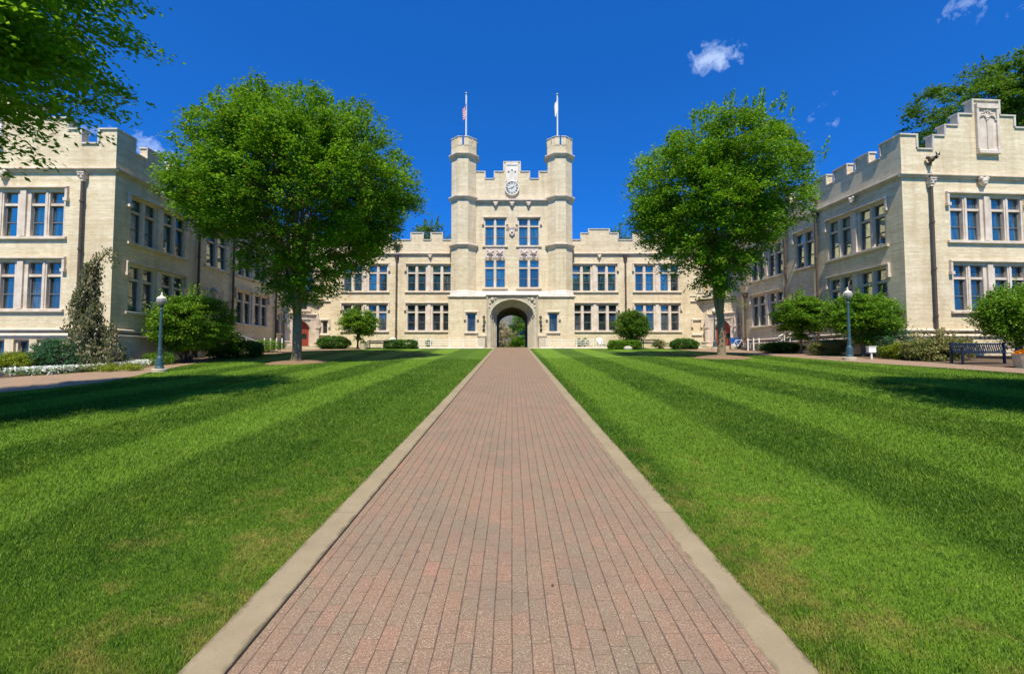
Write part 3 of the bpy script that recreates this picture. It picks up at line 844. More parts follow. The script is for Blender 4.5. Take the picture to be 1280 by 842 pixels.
for k in range(12):
    a1 = math.pi / 2 - k * math.pi / 6
    n_ = {0: 3, 1: 1, 2: 2, 3: 3, 4: 3, 5: 2, 6: 3, 7: 3, 8: 4, 9: 3, 10: 2, 11: 3}[k]
    for j in range(n_):
        off = (j - (n_ - 1) / 2) * .062
        dx, dz = math.cos(a1), math.sin(a1)
        def q(r_, o_): return TF.p(dx * r_ - dz * o_, .166, 16.98 + dz * r_ + dx * o_)
        slant = .03 if (k in (0, 5, 9, 11, 10) and j == 0) else 0
        nb.quad(q(.38, off - .018), q(.56, off - .018 + slant), q(.56, off + .018 + slant), q(.38, off + .018))
for ang, ln, wd in ((math.pi / 2 - 2 * math.pi * (1.72 / 12), .30, .045), (math.pi / 2 - 2 * math.pi * (43 / 60), .44, .032)):
    dx, dz = math.cos(ang), math.sin(ang)
    nb.quad(TF.p(-dx * .08 + dz * wd, .172, 16.98 - dz * .08 - dx * wd), TF.p(-dx * .08 - dz * wd, .172, 16.98 - dz * .08 + dx * wd), TF.p(dx * ln - dz * wd * .3, .172, 16.98 + dz * ln + dx * wd * .3), TF.p(dx * ln + dz * wd * .3, .172, 16.98 + dz * ln - dx * wd * .3))
part(nb, 'clock_hands_and_numerals', 'clock_black', CK)

# arch mouldings
def arch_curve(w_, zs, za, zb, n=22, cx=0.0):
    pts = [(cx - w_, zb), (cx - w_, (zb + zs) / 2), (cx - w_, zs)]
    for k in range(1, n):
        t = -math.cos(math.pi * k / n)
        hh = (za - zs) * (.86 * (1 - abs(t) ** 2.3) ** .5 + .14 * (1 - abs(t)))
        pts.append((cx + w_ * t, zs + hh))
    pts += [(cx + w_, zs), (cx + w_, (zb + zs) / 2), (cx + w_, zb)]
    return pts
am = MB()
O = arch_curve(1.92, 5.35, 6.80, 2.0, cx=.02)
I = arch_curve(1.40, 5.15, 6.22, 2.0, cx=.0)
def rectpt(x, z):
    cx_, cz_ = 0.02, 4.3
    dx, dz = x - cx_, z - cz_
    if z <= 5.35: return (-2.22 if x < 0 else 2.26, z)
    # project onto rect sides or top
    kx = (2.24 / abs(dx)) if abs(dx) > 1e-6 else 1e9
    kz = (7.06 - cz_) / dz
    k = min(kx, kz)
    return (cx_ + dx * k, cz_ + dz * k)
Rr = [rectpt(x, z) for x, z in O]
for i in range(len(O) - 1):
    am.quad(TB.p(*Rr[i][:1], .04, Rr[i][1]), TB.p(Rr[i + 1][0], .04, Rr[i + 1][1]), TB.p(O[i + 1][0], .04, O[i + 1][1]), TB.p(O[i][0], .04, O[i][1]))
for cx_, cz_ in ((-2.22, 7.06), (2.26, 7.06)):   # corner fill
    near = sorted(range(len(Rr)), key=lambda i: math.hypot(Rr[i][0] - cx_, Rr[i][1] - cz_))[:2]
    am.poly([TB.p(cx_, .04, cz_)] + [TB.p(Rr[i][0], .04, Rr[i][1]) for i in near])
steps = 7
for s_ in range(steps):
    def lp(k): 
        t = k / steps
        return [(o[0] + (i_[0] - o[0]) * t, o[1] + (i_[1] - o[1]) * t) for o, i_ in zip(O, I)]
    A, B = lp(s_), lp(s_ + 1)
    d0 = .04 - .16 * s_ if s_ else .04
    dm = d0 - (.16 if s_ % 2 == 0 else .08)
    d1 = .04 - .16 * (s_ + 1)
    for i in range(len(A) - 1):
        am.quad(TB.p(A[i][0], d0, A[i][1]), TB.p(A[i + 1][0], d0, A[i + 1][1]), TB.p(A[i + 1][0], d1, A[i + 1][1]), TB.p(A[i][0], d1, A[i][1]))
        am.quad(TB.p(A[i][0], d1, A[i][1]), TB.p(A[i + 1][0], d1, A[i + 1][1]), TB.p(B[i + 1][0], d1, B[i + 1][1]), TB.p(B[i][0], d1, B[i][1]))
dl = .04 - .16 * steps
# outer label roll and capitals
am.tube([TB.p(x, .07, z) for x, z in O[2:-2]], .06, 6)
for sg in (-1, 1):
    am.tube([TB.p(sg * 2.2 + .02, .1, 2.2), TB.p(sg * 2.2 + .02, .1, 7.0)], .07, 6)
    for k, rr in ((1.86, .07), (1.70, .06), (1.55, .055), (1.44, .05)):
        dd = -.02 - (1.92 - k) * 2.0
        am.tube([TB.p(sg * k + .01, dd, 2.3), TB.p(sg * k + .01, dd, 5.3)], rr, 6)
        am.tube([TB.p(sg * k + .01, dd, 5.2), TB.p(sg * k + .01, dd, 5.36)], rr * 1.5, 6)
# carved spandrels
for sg in (-1, 1):
    for (x, z, r_) in ((1.75, 6.75, .2), (1.45, 6.85, .12), (1.95, 6.45, .12), (1.2, 6.9, .08), (2.02, 6.1, .09)):
        am.ball(TB.p(sg * x + .02, .03, z), r_, 6)
part(am, 'archway', 'arch_stone')
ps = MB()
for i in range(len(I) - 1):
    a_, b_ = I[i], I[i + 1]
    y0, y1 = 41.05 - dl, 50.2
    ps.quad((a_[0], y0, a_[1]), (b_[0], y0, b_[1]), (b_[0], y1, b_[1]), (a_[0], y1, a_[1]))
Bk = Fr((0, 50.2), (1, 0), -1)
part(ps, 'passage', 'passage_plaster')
# back wall of the base storey round the passage mouth
bw = MB()
for x0_, x1_ in ((-5.6, -1.4), (1.4, 5.5)): bw.quad((x0_, 50.2, ZB), (x1_, 50.2, ZB), (x1_, 50.2, 7.1), (x0_, 50.2, 7.1))
for i in range(len(I) - 1):
    a_, b_ = I[i], I[i + 1]
    if a_[0] > -1.4 or b_[0] > -1.4: bw.quad((a_[0], 50.2, a_[1]), (b_[0], 50.2, b_[1]), (b_[0], 50.2, 7.1), (a_[0], 50.2, 7.1))
for xx in (-5.6, 5.5): bw.quad((xx, 43, ZB), (xx, 50.2, ZB), (xx, 50.2, 7.1), (xx, 43, 7.1))
part(bw, 'tower_wall', 'brick')

# corner turrets
for cx in (-4.38, 4.34):
    t = MB(); tc = MB(); r8 = 1.10 / math.cos(math.pi / 8); cy = 42.25; rot = math.pi / 8
    t.lathe([(r8, 7.05), (r8, 19.8)], cx, cy, 8, rot)
    r9 = 1.14 / math.cos(math.pi / 8)
    t.lathe([(r9, 19.8), (r9, 20.65)], cx, cy, 8, rot)
    for k in range(8):      # eight crown faces, each with a narrow slot
        a0 = rot + k * math.pi / 4; a1 = a0 + math.pi / 4
        p0 = (cx + r9 * math.cos(a0), cy + r9 * math.sin(a0)); p1 = (cx + r9 * math.cos(a1), cy + r9 * math.sin(a1))
        fr = Fr(p0, (p1[0] - p0[0], p1[1] - p0[1]), 1); L = math.hypot(p1[0] - p0[0], p1[1] - p0[1])
        for (a, b) in ((0, L / 2 - .08), (L / 2 + .08, L)):
            fr.box(t, a, b, -.25, 0, 20.6, 21.42)
            fr.wedge(tc, a - .02, b + .02, -.27, .05, 21.42, 21.52, .04)
        tc.cur = 0
    RG = []
    for z, o, hh in ((11.42, .24, .42), (15.75, .26, .42), (19.65, .26, .36)):
        rr = (1.10 + o) / math.cos(math.pi / 8)
        rings = MB(); RG.append(rings)
        rings.lathe([(r8 * 1.002, z), (r8 + .06, z + .02), (rr - .05, z + hh * .45), (rr, z + hh * .55), (rr, z + hh * .78), (r8 * 1.002, z + hh)], cx, cy, 8, rot)
    foot = MB(); foot.lathe([(r8 + .14, 7.09), (r8 + .14, 7.24), (r8 + .07, 7.34), (r8 + .05, 7.5), (r8 + .003, 7.62)], cx, cy, 8, rot)
    T = part(t, 'turret', 'brick'); part(tc, 'coping', 'coping', T); [part(q_, 'turret_string', 'stone', T) for q_ in RG]; part(foot, 'turret_foot', 'pale_stone', T)
# low plinth kerb and flanking low walls
for sg in (-1, 1):
    m_ = MB(); m_.box(min(sg * 2.3, sg * 3.0), max(sg * 2.3, sg * 3.0), 40.35, 41.03, 2.2, 3.45)
    m_.box(min(sg * 2.25, sg * 3.05), max(sg * 2.25, sg * 3.05), 40.3, 41.03, 3.45, 3.56)
    part(m_, 'portal_pier', 'house_brick' if False else 'arch_stone')

# ------------------------------------------------------------------ ground
def grid_mesh(name, xs, ys, mat, dz=0.0):
    v = [(x, y, terr(x, y) + dz) for y in ys for x in xs]
    n = len(xs)
    f = [(j * n + i, j * n + i + 1, (j + 1) * n + i + 1, (j + 1) * n + i) for j in range(len(ys) - 1) for i in range(n - 1)]
    me = bpy.data.meshes.new(name); me.from_pydata(v, [], f); me.materials.append(M[mat])
    me.polygons.foreach_set('use_smooth', [True] * len(f))
    o = link_mesh(name, me); tag(o, kind='structure'); return o
xs = [-1500, -600, -200, -80, -40] + [-30 + .75 * i for i in range(81)] + [40, 80, 200, 600, 1500]
ys = [-1500, -500, -150, -60, -30] + [-20 + .75 * i for i in range(95)] + [60, 90, 200, 600, 1500, 3000]
grid_mesh('lawn', xs, ys, 'lawn_ground')

def frange(a, b, st):
    n = max(1, int(round((b - a) / st))); return [a + (b - a) * i / n for i in range(n + 1)]
PC = -.06
grid_mesh('brick_path', frange(PC - 1.305, PC + 1.305, .4), frange(-3.0, 58.0, .5), 'paver', .012)
for nm_, a, b in (('kerb', PC - 1.52, PC - 1.30), ('kerb', PC + 1.30, PC + 1.52)):
    mb = MB(); yl = frange(-3, 40.9, .5)
    for y0, y1 in zip(yl, yl[1:]):
        za, zb = terr(PC, y0), terr(PC, y1); h = .020; bv = .006
        prof = [(a, -.05), (a, h - bv), (a + bv, h), (b - bv, h), (b, h - bv), (b, -.05)]
        for (xa, ha), (xb, hb) in zip(prof, prof[1:]):
            mb.quad((xa, y0, za + ha), (xa, y1, zb + ha), (xb, y1, zb + hb), (xb, y0, za + hb))
    o = mb.build(nm_, 'kerb_concrete'); tag(o, kind='structure')

def strip(name, left, right, mat, dz=.016, nsub=8, edge=None):
    """a walk between two edge polylines given as (y, x) tables"""
    def ev(tab, y):
        for (ya, xa), (yb, xb) in zip(tab, tab[1:]):
            if ya <= y <= yb: return xa + (xb - xa) * (y - ya) / (yb - ya)
        return tab[-1][1] if y > tab[-1][0] else tab[0][1]
    y0, y1 = max(left[0][0], right[0][0]), min(left[-1][0], right[-1][0])
    v = []; ysl = frange(y0, y1, .4)
    for y in ysl:
        a, b = ev(left, y), ev(right, y)
        for i in range(nsub + 1):
            x = a + (b - a) * i / nsub; v.append((x, y, terr(x, y) + dz))
    n = nsub + 1
    f = [(j * n + i, j * n + i + 1, (j + 1) * n + i + 1, (j + 1) * n + i) for j in range(len(ysl) - 1) for i in range(nsub)]
    me = bpy.data.meshes.new(name); me.from_pydata(v, [], f); me.materials.append(M[mat])
    me.polygons.foreach_set('use_smooth', [True] * len(f))
    o = link_mesh(name, me); tag(o, kind='structure'); return o, ev
L_lawn = [(-12, -15.4), (0, -15.2), (8, -14.9), (13.4, -14.6), (14.25, -14.1), (15.9, -13.85), (18, -14.5), (19.9, -15.3), (24.1, -16.7), (28, -17.6), (30.8, -16.8), (33.5, -15.2), (35.5, -13.8), (37.2, -12.7), (38.7, -11.6), (39.2, -11.3)]
L_far = [(-12, -20.5), (12, -20.3), (17.9, -19.4), (20.1, -19.1), (21.6, -18.6), (24, -18.9), (33, -18.9), (39.2, -18.6)]
R_lawn = [(-12, 16.8), (10, 16.6), (15.07, 16.44), (16.9, 16.0), (20.9, 14.86), (25.9, 14.1), (31, 13.9), (34.5, 13.6), (37.2, 13.2), (39.2, 12.6)]
R_far = [(-12, 19), (14, 18.6), (16.6, 18.15), (20.8, 17.5), (25, 17.2), (31, 16.9), (36, 17.8), (39.2, 18.3)]
strip('side_walk', L_far, L_lawn, 'paver_side'); strip('side_walk', R_lawn, R_far, 'paver_side')
# planting beds between walks and walls
strip('planting_bed', [(17.5, -34), (40.8, -34)], [(17.5, -19.6), (20.1, -19.2), (21.6, -18.7), (24, -19), (33, -19.0), (38.0, -19.2), (40.8, -19.4)], 'soil', .013)
strip('planting_bed', [(16.6, 18.3), (20.8, 17.6), (25, 17.3), (31, 17.0), (36, 17.9), (38.8, 18.4)], [(16.6, 34), (38.8, 34)], 'soil', .013)
# forecourt strip of concrete before the range
for a, b in ((-18.6, PC - 1.52), (PC + 1.52, 18.3)):
    grid_mesh('forecourt', frange(a, b, .5), frange(39.2 + .0, 41.0, .3), 'concrete', .018)
for a, b in ((-9.6, -2.4), (2.4, 8.2)):
    mb = MB(); mb.box(a, b, 39.55, 39.8, terr(0, 39.55) - .1, terr(0, 39.7) + .14)
    o = mb.build('kerb', 'pale_stone'); tag(o, kind='structure')
def ring(cx, cy, r, name, mat, hgt=.10, seed=1):
    rr = random.Random(seed); v = [(cx, cy, terr(cx, cy) + hgt)]; f = []; n = 40
    ph = [rr.uniform(0, 6.28) for _ in range(3)]
    for ir, (kr, kh) in enumerate(((.45, .85), (.8, .45), (1, -.03))):
        for k in range(n):
            t = 2 * math.pi * k / n; q_ = r * kr * (1 + .07 * math.sin(3 * t + ph[0]) + .05 * math.sin(7 * t + ph[1]))
            x, y = cx + q_ * math.cos(t), cy + q_ * math.sin(t); v.append((x, y, terr(x, y) + hgt * kh))
    for k in range(n):
        k2 = (k + 1) % n; f.append((0, 1 + k, 1 + k2))
        for ir in range(2): f.append((1 + ir * n + k, 1 + (ir + 1) * n + k, 1 + (ir + 1) * n + k2, 1 + ir * n + k2))
    me = bpy.data.meshes.new(name); me.from_pydata(v, [], f); me.materials.append(M[mat])
    me.polygons.foreach_set('use_smooth', [True] * len(f))
    tag(link_mesh(name, me), kind='structure')
ring(-11.45, 24.9, 1.55, 'mulch', 'mulch', .14, 3); ring(11.0, 24.6, 1.45, 'mulch', 'mulch', .14, 5)

# ------------------------------------------------------------------ grass blades
def leaf_mesh(name, P, A, B, tint, mat, parent=None):
    """rhombic leaves: centre P, half length A, half width B (n,3)"""
    n = len(P)
    V = np.empty((n, 4, 3), np.float32)
    V[:, 0] = P - A; V[:, 1] = P + B - A * .1; V[:, 2] = P + A; V[:, 3] = P - B - A * .1
    me = bpy.data.meshes.new(name)
    me.vertices.add(n * 4); me.vertices.foreach_set('co', V.ravel())
    me.loops.add(n * 4); me.loops.foreach_set('vertex_index', np.arange(n * 4, dtype=np.int32))
    me.polygons.add(n); me.polygons.foreach_set('loop_start', np.arange(0, n * 4, 4, dtype=np.int32))
    me.polygons.foreach_set('loop_total', np.full(n, 4, np.int32))
    at = me.attributes.new('tint', 'FLOAT', 'FACE'); at.data.foreach_set('value', np.asarray(tint, np.float32))
    me.materials.append(M[mat]); me.update(calc_edges=True)
    return link_mesh(name, me, parent)

def np_terr(x, y):
    yy = np.clip(y, -6, 42)
    k = np.clip((y - 24) / 12, 0, 1); k = k * k * (3 - 2 * k)
    j = np.clip((y + 14) / 10, 0, 1); j = j * j * (3 - 2 * j)
    return .0612 * yy + .0125 * np.clip(x, -22, 22) * (1 - k) * j

def make_grass():
    g = np.random.default_rng(11)
    n = 1600000
    # density falls with distance: sample y log-uniformly
    y = .9 * (26 / .9) ** (g.random(n) ** .92)
    half = y * 1.18 + 1.2
    x = (g.random(n) * 2 - 1) * half
    lx = np.interp(y, [a for a, b in L_lawn], [b for a, b in L_lawn]); rx = np.interp(y, [a for a, b in R_lawn], [b for a, b in R_lawn])
    ok = (x > lx + .03) & (x < rx - .03) & (np.abs(x - PC) > 1.522 - .028 * g.random(n) ** 2 * (np.sin(y * 5.1 + np.sin(y * 1.7) * 3) + 1.2))
    ok &= (np.hypot(x + 11.45, y - 24.9) > 1.5) & (np.hypot(x - 11, y - 24.6) > 1.4)
    x, y = x[ok], y[ok]; n = len(x)
    dist = np.hypot(x, y)
    s = np.clip(dist / 5.0, .75, 3.2)
    ln = .0155 * (.7 + .8 * g.random(n)) * np.clip(s, .9, 1.4)
    wd = .0018 * s * (1 + .4 * g.random(n))
    az = g.random(n) * 2 * np.pi
    stripe = np.cos((np.abs(x) - 4.05) * 2 * np.pi / 3.05)
    lean = .35 + .5 * g.random(n)
    up = np.sqrt(np.clip(1 - lean ** 2, .1, 1))
    dx = np.cos(az) * lean; dy = np.sin(az) * lean + stripe * .12
    A = np.stack([dx, dy, up], 1) * ln[:, None]
    bz = az + np.pi / 2 + g.normal(0, .5, n)
    B = np.stack([np.cos(bz), np.sin(bz), np.zeros(n)], 1) * wd[:, None]
    clump = .5 + .25 * np.sin(x * 2.1 + np.sin(y * 1.7) * 2) * np.sin(y * 2.6 + x)
    P = np.stack([x, y, np_terr(x, y) + A[:, 2] * .9], 1)
    tint = np.clip(clump * .5 + g.normal(.25, .27, n), 0, 1)
    o = leaf_mesh('grass', P, A, B, tint, 'grass_blade')
    tag(o, 'short mown green grass blades of the two lawns beside the path', 'grass', kind='stuff')
make_grass()

# ------------------------------------------------------------------ foliage
def lobes(g, k=14):
    d = g.normal(size=(k, 3)); d /= np.linalg.norm(d, axis=1)[:, None]
    return d, g.uniform(.3, 1.0, k)

def sprays(g, C, U, n_leaf, rs, thick, llen, tilt=.55, droop=.25, aspect=.5):
    """leaves in flat sprays around centres C; U outward unit vectors"""
    m = len(C)
    idx = np.repeat(np.arange(m), n_leaf); n = len(idx)
    rad = rs * np.sqrt(g.random(n)) * (1 + .3 * g.normal(size=n)); th = g.random(n) * 2 * np.pi
    Uh = U[idx].copy(); Uh[:, 2] = 0; Uh += 1e-4
    Uh /= np.linalg.norm(Uh, axis=1)[:, None]
    Sd = np.stack([-Uh[:, 1], Uh[:, 0], np.zeros(n)], 1)
    a = rad * np.cos(th) * 1.25; b = rad * np.sin(th) * .85
    P = C[idx] + Uh * a[:, None] + Sd * b[:, None]
    P[:, 2] += thick * g.normal(size=n) - droop * a * (a > 0) + .25 * (U[idx][:, 2]) * a
    # leaf direction: outward-ish with jitter
    A = Uh * .8 + Sd * g.normal(0, .7, n)[:, None]; A[:, 2] += g.normal(-.15, tilt, n)
    A /= np.linalg.norm(A, axis=1)[:, None]
    nrm = g.normal(0, tilt, (n, 3)); nrm[:, 2] += 1.0
    B = np.cross(A, nrm); B /= np.linalg.norm(B, axis=1)[:, None] + 1e-6
    l = llen * g.uniform(.65, 1.25, n)
    return P, A * (l / 2)[:, None], B * (l * aspect / 2)[:, None], idx

def make_tree(name, label, cat, loc, zc, rad, trunk_r, fork, seed, n_spray=900, per=60, rs=.62, llen=.14, mat='leaf_shade_tree', bark='bark', group=None,
              inner=.42, lumps=.16, shoots=60, nlimb=8, thick=.13, squash=1.0, cut=None, tip_tint=.0, branches=150, cxy=(0, 0), droop=.25, vase=True, clump=.42):
    g = np.random.default_rng(seed)
    T = thing(name, label, cat, loc, 0, group)
    rx, ry, rzz = rad; c = np.array([cxy[0], cxy[1], zc])
    ld, la = lobes(g)
    def env(d):
        k = np.maximum(0, d @ ld.T) ** 5 @ la
        return 1 - lumps + lumps * k
    rx, ry, rzz = rx - rs * .8, ry - rs * .8, rzz - rs * .5
    nc = max(12, n_spray // 6)
    dc = g.normal(size=(nc, 3)); dc /= np.linalg.norm(dc, axis=1)[:, None]
    rc = inner + (1 - inner) * g.random(nc) ** .5
    ci = np.repeat(np.arange(nc), -(-n_spray // nc))[:n_spray]; n_spray = len(ci)
    q_ = dc[ci] * (rc * env(dc))[ci][:, None] + g.normal(0, clump, (n_spray, 3)) / np.array([rx, ry, rzz])
    rho = np.linalg.norm(q_, axis=1); d = q_ / rho[:, None]; E = np.ones(n_spray)
    over = rho > 1.03; rho[over] = 1.03
    C = c + d * rho[:, None] * np.array([rx, ry, rzz])
    ctc = g.normal(.42, .13, nc)[ci]
    # pull the underside up so that limbs show
    under = d[:, 2] < 0
    if vase:
        k_ = (rho * E)[under] * -d[under, 2]
        C[under, 2] = zc - k_ * (zc - fork - .2)
        for j_ in (0, 1): C[under, j_] = c[j_] + (C[under, j_] - c[j_]) * (1 - .62 * np.clip(k_, 0, 1))
        core = under & (np.hypot(C[:, 0] - c[0], C[:, 1] - c[1]) < .5 * rx) & (g.random(n_spray) < .66)
        C, d, rho, ctc = C[~core], d[~core], rho[~core], ctc[~core]
    else:
        w_ = d[:, 2] < -.35
        C[w_, 2] += (np.abs(d[w_, 2]) - .35) * rzz * .30 * squash
    if cut is not None:
        k = C[:, 2] > cut; C, d, rho, ctc = C[k], d[k], rho[k], ctc[k]
    ctint = ctc + g.normal(0, .07, len(C))
    P, A, B, idx = sprays(g, C, d, per, rs, thick, llen, droop=droop)
    tint = ctint[idx] + g.normal(0, .14, len(P))
    # upright shoots around the top outline
    if shoots:
        ds = g.normal(size=(shoots, 3)); ds[:, 2] = np.abs(ds[:, 2]) + .35; ds /= np.linalg.norm(ds, axis=1)[:, None]
        S0 = c + ds * env(ds)[:, None] * np.array([rx, ry, rzz]) * .98
        k = 26; t = np.tile(np.linspace(0, 1, k), shoots); si = np.repeat(np.arange(shoots), k)
        Ls = g.uniform(.4, 1.0, shoots)[si] * rs * 1.5
        Dr = ds[si] * .5; Dr[:, 2] += .9
        PS = S0[si] + Dr * (t * Ls)[:, None] + g.normal(0, .09, (len(si), 3)) * (1.3 - t)[:, None] * rs * 1.5
        AS = g.normal(size=(len(si), 3)) * .6 + Dr; AS /= np.linalg.norm(AS, axis=1)[:, None]
        BS = np.cross(AS, g.normal(size=(len(si), 3))); BS /= np.linalg.norm(BS, axis=1)[:, None]
        P = np.vstack([P, PS]); A = np.vstack([A, AS * llen / 2]); B = np.vstack([B, BS * llen * .26]); tint = np.concatenate([tint, np.full(len(PS), .62) + g.normal(0, .12, len(PS))])
    r_ = g.random(len(P)); tint = np.clip(tint, .0, .93); tint[r_ < .025 + tip_tint] = g.uniform(.94, 1, (r_ < .025 + tip_tint).sum())
    leaf_mesh('crown', P, A, B, tint, mat, T)
    # trunk and limbs
    mb = MB(); top = Vector((0, 0, fork))
    fl = trunk_r
    mb.tube([(0, 0, -.3), (0, 0, .05), (.01, 0, .35), (.02, .01, fork * .5), (0, 0, fork), (0, 0, fork + .5)], [fl * 1.7, fl * 1.4, fl * 1.08, fl * .93, fl * .95, fl * .6], 14)
    nodes = []
    for i in range(nlimb):
        az = 2 * math.pi * i / nlimb + g.uniform(-.3, .3); el = R(g.uniform(52, 76)) if i % 3 else R(g.uniform(78, 88))
        dd = np.array([math.cos(az) * math.cos(el), math.sin(az) * math.cos(el), math.sin(el)])
        tgt = c + dd * np.array([rx, ry, rzz]) * .8 * float(env(dd[None])[0])
        pts = []; rads = []
        m_ = 7
        h0 = fork - g.uniform(.0, .5)
        for k in range(m_ + 1):
            t = k / m_
            q_ = np.array([0, 0, h0]) * (1 - t) + tgt * t
            q_[0] *= t ** .12 if t else 0; q_[1] *= t ** .12 if t else 0
            q_ += g.normal(0, .10, 3) * (t * (1 - t) * 4) * (rx / 6)
            if k == 0: q_ = np.array([0, 0, h0])
            pts.append(q_); rads.append(max(.018, trunk_r * .55 * (1 - t) ** 1.1 + .02))
            if k: nodes.append((q_, rads[-1]))
        mb.tube(pts, rads, 7)
    NP = np.array([q_ for q_, _ in nodes])
    for j in g.choice(len(C), min(branches, len(C)), replace=False):
        dist = np.linalg.norm(NP - C[j], axis=1) + np.maximum(0, NP[:, 2] - C[j][2]) * 1.2
        k = int(np.argmin(dist)); a = NP[k]; b = C[j]; mid = (a + b) / 2 + np.array([0, 0, .12 * np.linalg.norm(b - a)]) + g.normal(0, .1, 3)
        r0 = min(nodes[k][1] * .55, .05 * rx / 6 + .01)
        mb.tube([a, mid, b], [r0, r0 * .6, .008], 5, False)
    mb.build('trunk', bark, T, smooth=True)
    return T

make_tree('shade_tree', 'large round-crowned tree standing in a mulch ring on the left lawn', 'tree', (-11.45, 24.9, terr(-11.45, 24.9)), 8.4, (6.5, 5.5, 6.45), .235, 2.3, 21, n_spray=3000, per=72, rs=.42, llen=.17, shoots=170, inner=.36, lumps=.13, nlimb=10, branches=260)
make_tree('shade_tree', 'tall round-crowned tree standing in a mulch ring on the right lawn', 'tree', (11.0, 24.6, terr(11, 24.6)), 7.7, (4.75, 4.4, 5.25), .195, 2.1, 34, n_spray=2100, per=72, rs=.40, llen=.16, shoots=120, inner=.36, lumps=.24, nlimb=9, branches=220, cxy=(-.25, 0))
make_tree('overhanging_tree', 'tree whose leafy lower branches hang into the upper left corner of the view', 'tree', (-11.9, 7.8, terr(-11.9, 7.8)), 8.6, (4.65, 4.6, 5.1), .26, 2.3, 55, n_spray=1700, per=85, rs=.46, llen=.135, mat='leaf_near', shoots=40, inner=.40, lumps=.22, thick=.06, branches=320, droop=.12, vase=False)
make_tree('lawn_edge_tree', 'tree at the right edge of the right lawn casting its crown shadow on the grass', 'tree', (11.9, 4.2, terr(11.9, 4.2)), 9.0, (3.9, 3.7, 4.8), .27, 2.2, 57, n_spray=650, per=90, rs=.6, llen=.17, mat='leaf_near', shoots=20, branches=60)
# beyond the building
make_tree('background_tree', 'big dark tree rising behind the stepped gable of the right wing', 'tree', (43.2, 38.5, 2.5), 19.0, (9.0, 7, 6.9), .5, 8.5, 71, n_spray=900, per=80, rs=.7, llen=.28, mat='leaf_dark', shoots=30, lumps=.36, clump=.9, inner=.3, branches=120)
make_tree('background_tree', 'narrow dark treetop seen beyond the parapet left of the tower', 'tree', (-10.8, 60, 2.5), 14.4, (2.4, 2.4, 3.0), .3, 8.5, 72, n_spray=130, per=45, rs=.7, llen=.25, mat='leaf_dark', shoots=14, lumps=.35, branches=30)
make_tree('background_tree', 'small dark treetop just beside the tower behind the left battlements', 'tree', (-6.6, 58.5, 2.5), 13.2, (1.6, 1.6, 2.4), .25, 8.5, 73, n_spray=70, per=45, rs=.6, llen=.22, mat='leaf_dark', shoots=10, lumps=.35, branches=20)
make_tree('background_tree', 'dark treetop behind the stepped battlement right of the tower', 'tree', (13.4, 59, 2.5), 13.0, (2.6, 2.4, 2.4), .3, 8.0, 74, n_spray=110, per=45, rs=.7, llen=.25, mat='leaf_dark', shoots=8, lumps=.3, branches=20)
make_tree('courtyard_tree', 'bright green low tree framed by the right half of the archway', 'tree', (1.9, 74, 2.3), 2.9, (3.0, 2.6, 3.7), .14, .6, 75, n_spray=420, per=70, rs=.5, llen=.17, mat='leaf_shrub', shoots=10, branches=40, inner=.15, vase=False)
make_tree('blossoming_shrub', 'cream flowering shrub seen through the left half of the archway', 'shrub', (-1.9, 73, 2.5), 2.5, (2.1, 1.8, 2.9), .08, .4, 76, n_spray=200, per=44, rs=.38, llen=.2, mat='blossom_cream', shoots=8, branches=30, inner=.15, vase=False)
make_tree('background_tree', 'dark green tree standing far beyond the archway', 'tree', (-2, 104, 2.57), 7.5, (8, 6, 6), .4, 2.5, 77, n_spray=240, per=50, rs=1.2, llen=.45, mat='leaf_dark', shoots=8, branches=40)
hz = thing('brick_house', 'pale brick house far beyond the archway', 'house', (-3.5, 88, 2.5))
mb = MB(); mb.box(-5, 5, 0, 7, 0, 4.6); mb.build('wall', 'house_brick', hz)
mb = MB(); mb.hexa([(-5.4, -.4, 4.6), (5.4, -.4, 4.6), (5.4, 7.4, 4.6), (-5.4, 7.4, 4.6), (-5.4, 3.4, 7.4), (5.4, 3.4, 7.4), (5.4, 3.6, 7.4), (-5.4, 3.6, 7.4)]); mb.build('roof', 'roof_felt', hz)
for k in (-3.2, -.6, 2.0):
    mb = MB(); mb.box(k, k + 1.1, -.06, .02, 1.2, 2.9); mb.build('window', 'sash_paint', hz)
# trees behind the camera side of the lawn, mirrored in the lower windows
for i, (x, y, zc, r_, lab) in enumerate(((-22, -18, 6.2, 4.6, 'leafy tree at the far left of the lower lawn behind the viewpoint'), (9, -26, 6.0, 4.6, 'leafy tree right of the path behind the viewpoint'), (-7.5, -25, 5.8, 4.4, 'leafy tree left of the path behind the viewpoint'), (24, -16, 6.5, 4.8, 'leafy tree at the far right of the lower lawn behind the viewpoint'))):
    make_tree('lawn_tree', lab, 'tree', (x, y, terr(x, y)), zc, (r_, r_, r_ * .9), .3, 2.3, 90 + i, n_spray=230, per=40, rs=.9, llen=.3, mat='leaf_dark', shoots=0, branches=20)

